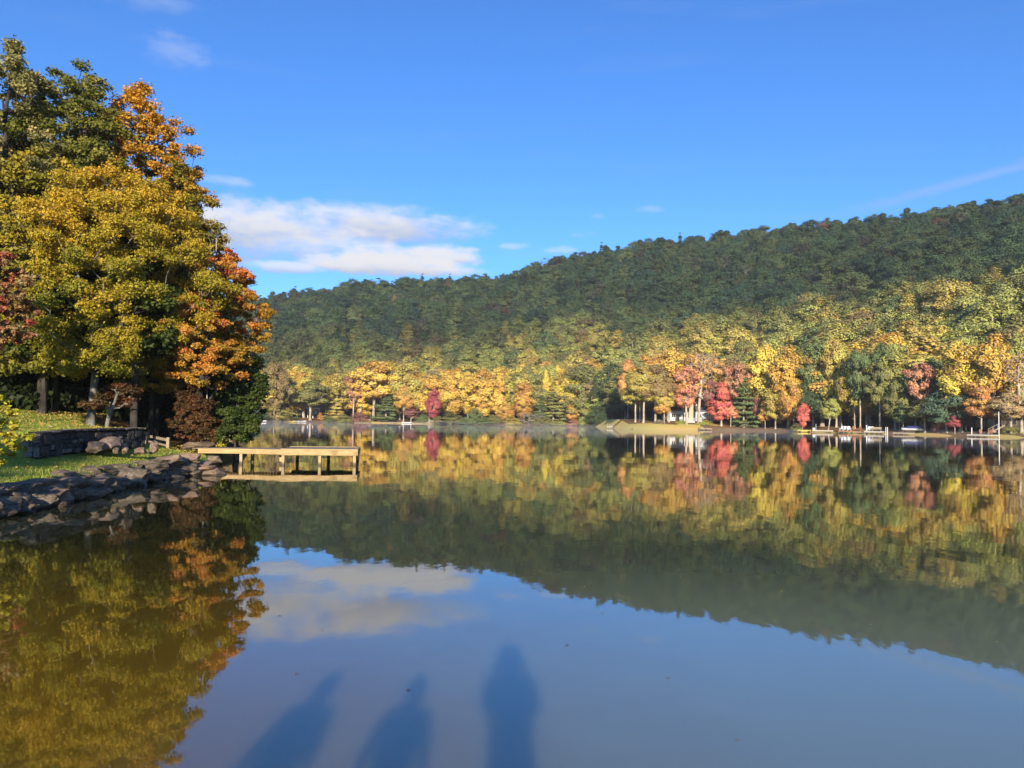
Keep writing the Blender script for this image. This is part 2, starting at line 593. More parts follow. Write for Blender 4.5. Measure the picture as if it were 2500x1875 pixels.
# ------------------------------------------------------------------ the lie of the land
SH_PX = [(-600, 1029), (600, 1030), (800, 1031), (1000, 1034), (1150, 1037), (1400, 1040), (1440, 1041), (1474, 1043.5), (1490, 1046.5), (1600, 1049), (1750, 1050.5), (1850, 1051.5),
         (1900, 1053), (2000, 1056), (2200, 1061), (2450, 1068), (2500, 1069), (2800, 1078)]
SH_AZ, SH_D = [], []
for _x, _y in SH_PX:
    _p = P(_x, _y)
    SH_AZ.append(math.degrees(math.atan2(_p.x, _p.y)))
    SH_D.append(math.hypot(_p.x, _p.y))
SKY = [(-60, 6.0), (-25, 6.8), (-18.4, 8.1), (-16.5, 8.6), (-13.9, 9.1), (-12, 9.7), (-7.2, 10.2), (-3.8, 10.4), (-1, 10.6), (1.4, 11.4), (4.9, 12.3), (7.6, 12.7), (10, 13.1),
       (16.6, 13.5), (22.7, 13.8), (28.4, 14.0), (33.8, 14.15), (45, 14.0), (80, 8.0)]
SKY_AZ = [a for a, _ in SKY]
SKY_EL = [e for _, e in SKY]
TREE_TOP = 16.0


def shore_d(az):
    return np.interp(az, SH_AZ, SH_D)


def ridge_d(az):
    return np.interp(az, [-60, -18, 0, 34, 80], [760, 740, 720, 640, 620])


def far_height(x, y):
    x, y = np.asarray(x, float), np.asarray(y, float)
    az = np.degrees(np.arctan2(x, y))
    d = np.hypot(x, y)
    ds, dr = shore_d(az), ridge_d(az)
    hr = np.tan(np.radians(np.interp(az, SKY_AZ, SKY_EL))) * dr + CAM_H - TREE_TOP
    dh = np.interp(az, [-60, 5.8, 12, 18, 22, 27, 34, 60], [306, 308, 292, 262, 228, 207, 190, 185])
    bench = np.interp(az, [-25, -10, 0, 5, 10, 20, 35], [70, 60, 25, 20, 35, 15, 25])
    t = d - ds
    pen = np.interp(az, [5.5, 7, 15, 18], [0, 1, 1, 0])
    bank = np.interp(t, [-40, -3, 0, 1.2, 6, 20], [-4, -0.8, 0.02, 0.5, 1.35, 2.5]) * pen + np.interp(t, [-40, -3, 0, 1.2, 6, 20], [-4, -0.8, 0.02, 0.32, 0.62, 1.7]) * (1 - pen)
    b2 = np.clip(t, 20, np.maximum(bench, 20.01)) - 20
    u = np.clip((d - dh - bench) / (dr - dh - bench), 0, 1)
    b2 = np.minimum(b2, 40)
    z = bank + 0.05 * b2 * (t > 20) + (hr - 2.5) * (u ** 1.06)
    over = np.maximum(d - dr, 0)
    z = z - over * 0.22 * np.clip(over / 120, 0, 1)
    z = np.maximum(z, np.where(over > 0, 8.0, -5.0))
    und = np.sin(x * 0.021 + 1.3) * np.cos(y * 0.017) * 5 + np.sin(x * 0.05 + y * 0.043) * 2
    z = z + und * np.clip(u * 3, 0, 1) * np.clip(1.15 - u, 0, 1)
    back = np.abs(az) > 95
    zb = np.interp(-y + np.abs(x) * 0.03, [0, 5, 7, 30, 600, 5000], [-2.5, -1.5, 0.6, 1.2, 6, 30])
    return np.where(back, zb, z)


def build_far_ground():
    # finer cells near the far shore, coarse ones beyond
    xs = np.concatenate([np.arange(-2600, -420, 60), np.arange(-420, 520, 7), np.arange(520, 2700, 60)])
    ys = np.concatenate([np.arange(-3000, -60, 120), np.arange(-60, 100, 8), np.arange(100, 360, 3.5), np.arange(360, 900, 12), np.arange(900, 3200, 90)])
    X, Y = np.meshgrid(xs, ys)
    Z = far_height(X, Y)
    bankmask = (X < -5) & (Y > -8) & (Y < 110)
    Z = np.where(bankmask & (Z > -1), -2.0, Z)
    nx, ny = len(xs), len(ys)
    V = np.stack([X.ravel(), Y.ravel(), Z.ravel()], 1)
    i = np.arange((ny - 1) * (nx - 1))
    r, c = i // (nx - 1), i % (nx - 1)
    a = r * nx + c
    F = np.stack([a, a + 1, a + nx + 1, a + nx], 1)
    me = np_mesh('ground', V, F, smooth=True)
    me.materials.append(M_GROUND)
    me.materials.append(M_FARLAWN)
    # the mown strip of the peninsula and along the right-hand shore
    cen = V[F].mean(1)
    az = np.degrees(np.arctan2(cen[:, 0], cen[:, 1]))
    t = np.hypot(cen[:, 0], cen[:, 1]) - shore_d(az)
    grass = (t > -4) & (((az > 6.0) & (az < 14.5) & (t < np.where(az < 7.6, 16, 10))) | ((az >= 21) & (az < 40) & (t < 3)) | ((az > -11) & (az < -5) & (t < 4)))
    me.polygons.foreach_set('material_index', grass.astype(np.int32))
    o = link('ground', me)
    tag(o, kind='structure')


build_far_ground()

wm = MB()
wm.poly([(-2600, -3000, 0), (2600, -3000, 0), (2600, 1200, 0), (-2600, 1200, 0)])
tag(wm.obj('lake_water', M_WATER), kind='structure')

# near left bank ---------------------------------------------------
SX_Y = [-40, -6, -4, 0, 6, 12, 16.9, 19.2, 23.6, 28.5, 30, 31.5, 34, 36, 38, 41, 45, 54, 61, 67]
SX_X = [8, 4, -5, -7.5, -9.7, -10.9, -11.25, -11.35, -12.2, -12.4, -12.0, -12.1, -13.2, -14.2, -14.4, -14.6, -15.4, -19.5, -28, -60]
WALL_A, WALL_B, WALL_C = Vector((-14.4, 23.6, 0)), Vector((-14.75, 26.4, 0)), Vector((-14.55, 30.6, 0))


def bank_height(x, y):
    x, y = np.asarray(x, float), np.asarray(y, float)
    sx = np.interp(y, SX_Y, SX_X)
    dx = sx - x
    lo = np.interp(dx, [-3, -0.6, -0.1, 0.35, 3, 8, 60], [-2, -1.0, -0.1, 0.55, 1.02, 1.3, 2.2])
    lo = lo * np.interp(y, [33, 35, 42, 46], [1, 0.6, 0.6, 1])
    wx = np.interp(y, [10, 23.0, 23.6, 26.4, 30.6, 33, 38, 46], [-15.5, -15.0, -14.75, -15.1, -14.9, -16.8, -19.5, -20])
    ww = np.interp(y, [10, 22.6, 23.6, 30.6, 32, 60], [4.0, 2.4, 0.25, 0.25, 1.8, 3.0])
    k = np.clip((wx - x) / ww, 0, 1)
    k = k * k * (3 - 2 * k)
    up = 1.62 + 0.02 * np.maximum(y - 26, 0) + 0.03 * np.maximum(-16 - x, 0) + 0.06 * np.maximum(-20 - x, 0) + 0.05 * np.maximum(y - 42, 0)
    up = np.minimum(up, 7)
    up = np.where(y < 16, np.maximum(lo, up - (16 - y) * 0.05), up)
    z = lo * (1 - k) + np.maximum(up, lo) * k
    z = np.minimum(z, np.interp(dx, [-3, -0.6, -0.1, 0.35, 2, 12], [-2, -1.0, -0.1, 0.7, 2.0, 8.0]))
    return z + 0.025 * np.sin(x * 2.1 + y * 0.7) * np.sin(y * 1.7) * np.clip(dx, 0, 1)


def bz(x, y):
    return float(bank_height(x, y))


def build_bank():
    xs = np.concatenate([np.arange(-140, -36, 5.0), np.arange(-36, -9, 0.22), np.arange(-9, 60, 2.5)])
    ys = np.concatenate([np.arange(-40, 12, 2.0), np.arange(12, 46, 0.22), np.arange(46, 80, 1.5)])
    X, Y = np.meshgrid(xs, ys)
    Z = bank_height(X, Y)
    nx, ny = len(xs), len(ys)
    V = np.stack([X.ravel(), Y.ravel(), Z.ravel()], 1)
    i = np.arange((ny - 1) * (nx - 1))
    r, c = i // (nx - 1), i % (nx - 1)
    a = r * nx + c
    F = np.stack([a, a + 1, a + nx + 1, a + nx], 1)
    keep = V[F][:, :, 2].max(1) > -0.9
    o = link('lawn', np_mesh('lawn', V, F[keep], smooth=True), None, M_LAWN)
    tag(o, kind='structure')


build_bank()

# ------------------------------------------------------------------ trees
def unit(v):
    return v / np.maximum(np.linalg.norm(v, axis=-1, keepdims=True), 1e-9)


def leaf_quads(rng, pos, nrm, size, aspect=0.6):
    n = len(pos)
    nrm = unit(nrm)
    t = rng.normal(size=(n, 3))
    t = unit(t - nrm * (t * nrm).sum(1, keepdims=True))
    s = np.cross(nrm, t)
    a = (size * rng.uniform(0.65, 1.3, n))[:, None]
    b = a * aspect
    bend = nrm * a * 0.18
    V = np.empty((n, 4, 3))
    V[:, 0] = pos - t * a - bend
    V[:, 1] = pos + s * b
    V[:, 2] = pos + t * a - bend
    V[:, 3] = pos - s * b
    F = np.arange(n * 4).reshape(n, 4)
    return V.reshape(-1, 3), F


PROFILES = {
    'round': lambda t: np.sqrt(np.clip(1 - (2 * t - 0.9) ** 2 / 1.25, 0.0, 1)),
    'oval': lambda t: np.clip(np.sin(np.pi * np.clip(t * 0.93 + 0.07, 0, 1)) ** 0.75, 0, 1),
    'dome': lambda t: np.clip(1 - t ** 2.2, 0, 1) ** 0.62 * (0.72 + 0.28 * np.clip(t / 0.25, 0, 1)),
    'cone': lambda t: np.clip(1.02 - t, 0, 1) ** 0.85,
    'spire': lambda t: np.clip(np.clip(t / 0.15, 0.5, 1) * (1.0 - t ** 1.8), 0, 1),
    'fan': lambda t: np.clip(0.35 + 0.75 * t, 0, 1) * np.sqrt(np.clip(1 - (np.clip(t - 0.72, 0, 1) / 0.29) ** 2, 0, 1)),
}


def gen_tree(seed, H, W, base=0.3, prof='round', n_clump=60, n_leaf=6000, leaf=0.25, clump=0.11, flat=0.65,
             lean=(0, 0), trunk_r=0.3, depth=None, inner=0.35, wob=0.03, sides=5, shell=0.45, tip=0.012, trunk_top=0.9, layered=0.0, fuzz=0.13, lobes=1.0, outward=0.9, gap=0.0, dome=0.5, rnd=0.55):
    rng = np.random.default_rng(seed)
    depth = depth or W
    pf = PROFILES[prof]
    # trunk line
    K = 9
    tz = np.linspace(0, trunk_top * H, K)
    wv = np.cumsum(rng.normal(size=(K, 2)) * wob * H * 0.3, 0)
    wv -= wv[0]
    tx = wv[:, 0] * (tz / H) + lean[0] * (tz / H) ** 2
    ty = wv[:, 1] * (tz / H) + lean[1] * (tz / H) ** 2
    nodes = [np.array([tx[i], ty[i], tz[i]]) for i in range(K)]
    par = [-1] + list(range(K - 1))

    def axis(z):
        return np.stack([np.interp(z, tz, tx), np.interp(z, tz, ty)], -1)
    # clump centres
    tt = np.linspace(0.0, 1.0, 200)
    wts = pf(tt) + 0.05
    t = rng.choice(tt, size=n_clump, p=wts / wts.sum()) + rng.uniform(-0.004, 0.004, n_clump)
    t = np.clip(t, 0.01, 0.985)
    if layered > 0:
        lev = 7 + int(layered * 4)
        t = np.clip(np.round(t * lev) / lev * 0.97 + rng.normal(size=n_clump) * 0.012, 0.01, 0.985)
    rho = inner + (1 - inner) * np.sqrt(rng.uniform(0, 1, n_clump))
    th = np.arange(n_clump) * 2.39996 + rng.uniform(0, 0.9, n_clump)
    # lobed outline
    lob = 1 + lobes * (0.11 * np.sin(th * 3 + t * 5 + rng.uniform(0, 6)) + 0.08 * np.sin(th * 2 + t * 13 + rng.uniform(0, 6)) + 0.05 * rng.normal(size=n_clump))
    R = pf(t) * lob
    z = H * (base + (1 - base) * t)
    ax = axis(np.minimum(z, tz[-1]))
    cr = clump * W * rng.uniform(0.65, 1.35, n_clump)
    rr = np.maximum(R * rho - clump * 0.9, 0.0)
    C = np.stack([ax[:, 0] + rr * W / 2 * np.cos(th), ax[:, 1] + rr * depth / 2 * np.sin(th), z - cr * 0.4], 1)
    order = np.argsort(rr + 0.15 * t)
    NP = np.array(nodes)
    parents = par
    tips = []
    for ci in order:
        c = C[ci]
        hd = np.hypot(NP[:, 0] - c[0], NP[:, 1] - c[1])
        cost = np.linalg.norm(NP - c, axis=1) + 2.0 * np.maximum(0, NP[:, 2] - (c[2] - 0.45 * hd)) + 2.5 * np.maximum(0, base * H * 0.85 - NP[:, 2])
        j = int(np.argmin(cost))
        p = NP[j]
        n0 = len(NP)
        L = np.linalg.norm(c - p)
        m1 = p + (c - p) * 0.4 + np.array([0, 0, -0.05 * L]) + rng.normal(size=3) * 0.05 * L
        m2 = p + (c - p) * 0.75 + np.array([0, 0, 0.03 * L]) + rng.normal(size=3) * 0.05 * L
        NP = np.vstack([NP, m1, m2, c])
        parents += [j, n0, n0 + 1]
        tips.append(n0 + 2)
    n = len(NP)
    cnt = np.zeros(n)
    for tpi in tips:
        k = tpi
        while k >= 0:
            cnt[k] += 1
            k = parents[k]
    cnt = np.maximum(cnt, 0.4)
    rads = (cnt / max(cnt[0], 1)) ** 0.52 * trunk_r
    rads = np.maximum(rads, tip)
    rads[:K] = np.maximum(rads[:K], trunk_r * np.linspace(1.0, 0.12, K))
    rads[0] *= 1.55
    # wood
    WV, WF = [], []
    off = 0
    sd = sides + 4
    ang = np.arange(sd) * 2 * np.pi / sd
    fine = np.linspace(0, tz[-1], 22)
    fine = np.concatenate([[-0.5, 0.0, 0.12 * trunk_r * 4, 0.3 * trunk_r * 4], fine[1:]])
    fine = np.unique(fine)
    rt = np.interp(fine, tz, rads[:K])
    flare = 1 + 0.55 * np.exp(-np.maximum(fine, 0) / (trunk_r * 2.2))
    rt = np.interp(fine, tz, np.concatenate([[rads[1] * 1.12], rads[1:K]])) * flare
    fx, fy = np.interp(fine, tz, tx), np.interp(fine, tz, ty)
    rings = np.stack([fx[:, None] + rt[:, None] * np.cos(ang) * (1 + 0.09 * np.sin(3 * ang + seed)), fy[:, None] + rt[:, None] * np.sin(ang), np.repeat(fine[:, None], sd, 1)], -1)
    WV.append(rings.reshape(-1, 3))
    for i in range(len(fine) - 1):
        a = np.arange(sd) + i * sd
        b = (np.arange(sd) + 1) % sd + i * sd
        WF.append(np.stack([a, b, b + sd, a + sd], 1))
    off = len(fine) * sd
    idx = np.arange(K, n)
    p0, p1 = NP[np.array(parents)[idx]], NP[idx]
    r1 = rads[idx]
    r0 = np.minimum(rads[np.array(parents)[idx]] * 0.92, r1 * 1.7)
    d = unit(p1 - p0)
    u = np.cross(d, np.array([0.31, 0.17, 0.93]))
    u = unit(u)
    w = np.cross(d, u)
    an = np.arange(sides) * 2 * np.pi / sides
    ca, sa = np.cos(an), np.sin(an)
    A = p0[:, None] + r0[:, None, None] * (u[:, None] * ca[None, :, None] + w[:, None] * sa[None, :, None])
    B = (p1 + d * r1[:, None] * 0.4)[:, None] + r1[:, None, None] * (u[:, None] * ca[None, :, None] + w[:, None] * sa[None, :, None])
    seg = np.concatenate([A, B], 1).reshape(-1, 3)
    WV.append(seg)
    k = np.arange(len(idx))[:, None] * (2 * sides) + off
    a = k + np.arange(sides)[None]
    b = k + (np.arange(sides)[None] + 1) % sides
    WF.append(np.stack([a, b, b + sides, a + sides], -1).reshape(-1, 4))
    wood = (np.concatenate(WV), np.concatenate(WF))
    # leaves
    if n_leaf <= 0:
        return dict(wood=wood, C=C, nodes=NP, parents=parents)
    share = cr ** 2
    if gap > 0:
        share = share * (rng.uniform(0, 1, n_clump) > gap)
    ks = rng.choice(n_clump, size=n_leaf, p=share / share.sum())
    dirs = unit(rng.normal(size=(n_leaf, 3)))
    rad_ = rng.uniform(0, 1, n_leaf) ** shell
    sc = np.stack([np.ones(n_leaf), np.ones(n_leaf), np.full(n_leaf, flat)], 1)
    pos = C[ks] + dirs * (rad_ * cr[ks])[:, None] * sc
    # ragged edge of single sprays
    pos += rng.normal(size=(n_leaf, 3)) * (cr[ks] * fuzz)[:, None]
    ctr = np.stack([np.interp(pos[:, 2], tz, tx), np.interp(pos[:, 2], tz, ty), np.full(n_leaf, H * (base + 0.35 * (1 - base)))], 1)
    outw = unit(pos - ctr)
    nrm = dirs * outward + outw * dome + np.array([0, 0, 0.25]) + rng.normal(size=(n_leaf, 3)) * rnd
    LV, LF = leaf_quads(rng, pos, nrm, leaf)
    cl = rng.uniform(0, 1, n_clump)
    return dict(wood=wood, leaf=(LV, LF), pos=pos, ks=ks, clr=cl[ks], lr=rng.uniform(0, 1, n_leaf), t=(pos[:, 2] / H - base) / (1 - base),
                out=np.clip(np.hypot(pos[:, 0] - ctr[:, 0], pos[:, 1] - ctr[:, 1]) / (W / 2), 0, 1.2), C=C, nodes=NP, parents=parents)


# ------------------------------------------------------------------ far shore trees: shared kinds
KINDS = {
    'round': dict(H=20, W=13, base=0.24, prof='round', n_clump=70, clump=0.13, flat=0.75),
    'round_b': dict(H=20, W=14, base=0.2, prof='dome', n_clump=80, clump=0.12, flat=0.7),
    'oval': dict(H=20, W=9.5, base=0.22, prof='oval', n_clump=70, clump=0.15, flat=0.85),
    'oval_b': dict(H=20, W=9, base=0.18, prof='oval', n_clump=80, clump=0.14, flat=0.8),
    'spire': dict(H=20, W=7.5, base=0.16, prof='spire', n_clump=70, clump=0.15, flat=0.8),
    'cone': dict(H=20, W=9, base=0.04, prof='cone', n_clump=110, clump=0.1, flat=0.35, layered=1.0, inner=0.2),
    'cone_b': dict(H=20, W=8, base=0.06, prof='cone', n_clump=100, clump=0.11, flat=0.4, layered=1.4, inner=0.2),
    'high': dict(H=20, W=12, base=0.42, prof='dome', n_clump=60, clump=0.13, flat=0.65, gap=0.1),
    'high_b': dict(H=20, W=11, base=0.45, prof='round', n_clump=55, clump=0.13, flat=0.6, gap=0.15),
    'loose': dict(H=20, W=12, base=0.34, prof='fan', n_clump=60, clump=0.11, flat=0.6, gap=0.2),
    'thin': dict(H=20, W=11, base=0.36, prof='fan', n_clump=90, clump=0.1, flat=0.6, gap=0.25),
    'bare': dict(H=20, W=10, base=0.35, prof='fan', n_clump=130, clump=0.08, flat=0.6, gap=0.8),
    'shrub': dict(H=20, W=24, base=0.03, prof='dome', n_clump=70, clump=0.12, flat=0.7),
    'brush': dict(H=20, W=22, base=0.02, prof='fan', n_clump=90, clump=0.10, flat=0.8, gap=0.55),
}
LEAFN = {'thin': 3600, 'bare': 700, 'brush': 2600, 'cone': 11000, 'cone_b': 11000}
TRUNKR = {'shrub': 0.3, 'brush': 0.25, 'cone': 0.28, 'cone_b': 0.28, 'bare': 0.32, 'thin': 0.3}
PROTO = {}
for ki, (kn, kw) in enumerate(KINDS.items()):
    for var in range(2):
        nl = LEAFN.get(kn, 10500)
        g = gen_tree(100 + ki * 7 + var, n_leaf=nl, leaf=0.29 if kn not in ('shrub', 'brush') else 0.36, trunk_r=TRUNKR.get(kn, 0.29), sides=4, shell=0.33, dome=0.75, rnd=0.4, outward=1.0,
                     tip=0.05 if kn in ('bare', 'thin') else 0.035, **kw)
        cm = np_mesh('crown', *g['leaf'])
        lv = np.stack([g['clr'], g['lr'], g['t']], 1)
        add_color(cm, 'leaf_var', np.repeat(lv, 4, 0))
        cm.materials.append(M_LEAF_OBJ)
        tm = np_mesh('trunk', *g['wood'], smooth=True)
        tm.materials.append(M_BARK_FAR)
        PROTO[kn, var] = (cm, tm, float(g['pos'][:, 2].max()), float(2 * np.percentile(np.abs(g['pos'][:, 0]), 97)))

COLS = {
    'gold': (0.77, 0.49, 0.05), 'amber': (0.71, 0.40, 0.055), 'lemon': (0.80, 0.58, 0.06), 'yolive': (0.55, 0.43, 0.07), 'ygreen': (0.43, 0.43, 0.085),
    'olive': (0.28, 0.27, 0.07), 'green': (0.165, 0.215, 0.065), 'dgreen': (0.065, 0.105, 0.04), 'bgreen': (0.12, 0.18, 0.10), 'orange': (0.69, 0.35, 0.08),
    'coral': (0.78, 0.33, 0.16), 'red': (0.80, 0.19, 0.13), 'crimson': (0.50, 0.085, 0.09), 'maroon': (0.36, 0.14, 0.12), 'rust': (0.40, 0.20, 0.08),
    'bronze': (0.32, 0.22, 0.07), 'tan': (0.52, 0.35, 0.15), 'salmon': (0.64, 0.30, 0.14), 'grey': (0.36, 0.31, 0.22), 'lime': (0.50, 0.52, 0.05),
    'hgreen': (0.19, 0.265, 0.075), 'hdark': (0.135, 0.195, 0.07), 'holive': (0.245, 0.285, 0.075), 'hlight': (0.31, 0.345, 0.085), 'hblue': (0.15, 0.225, 0.10), 'hbrown': (0.23, 0.20, 0.09),
}
FAR_TREES = []      # (name, x, y, half width, short phrase) for labelling neighbours


def place_far(kind, col, x, y, H, W, name, label, group, cat='tree', var=None, lean=0.0, zoff=0.0, depth=1.0):
    var = RNG.integers(0, 2) if var is None else var
    cm, tm, h0, w0 = PROTO[kind, int(var)]
    e = empty(name, (x, y, float(far_height(x, y)) - 0.15 + zoff), RNG.uniform(0, 6.28), (W / w0, W / w0 * depth, H / h0))
    if lean:
        e.rotation_euler = (0, rad(lean), 0)
    c = bpy.data.objects.new('crown', cm)
    t = bpy.data.objects.new('trunk', tm)
    for o in (c, t):
        COL.objects.link(o)
        o.parent = e
    k = COLS[col] if isinstance(col, str) else col
    j = RNG.uniform(0.9, 1.1)
    c.color = (k[0] * j, k[1] * j, k[2] * j, 1)
    tag(e, label, cat, group)
    return e


def far_by_px(kind, col, px, top, w, off, name, label, group=None, cat='tree', **kw):
    az = azim(px)
    d = float(shore_d(az)) + off
    x, y = d * math.sin(rad(az)), d * math.cos(rad(az))
    zb = float(far_height(x, y))
    zt = PD(px, top, d).z
    fe = math.hypot(FPX, px - 1250)
    place_far(kind, col, x, y, max(zt - zb, 0.8), w * d / fe, name, label, group, cat, **kw)
    return x, y, d


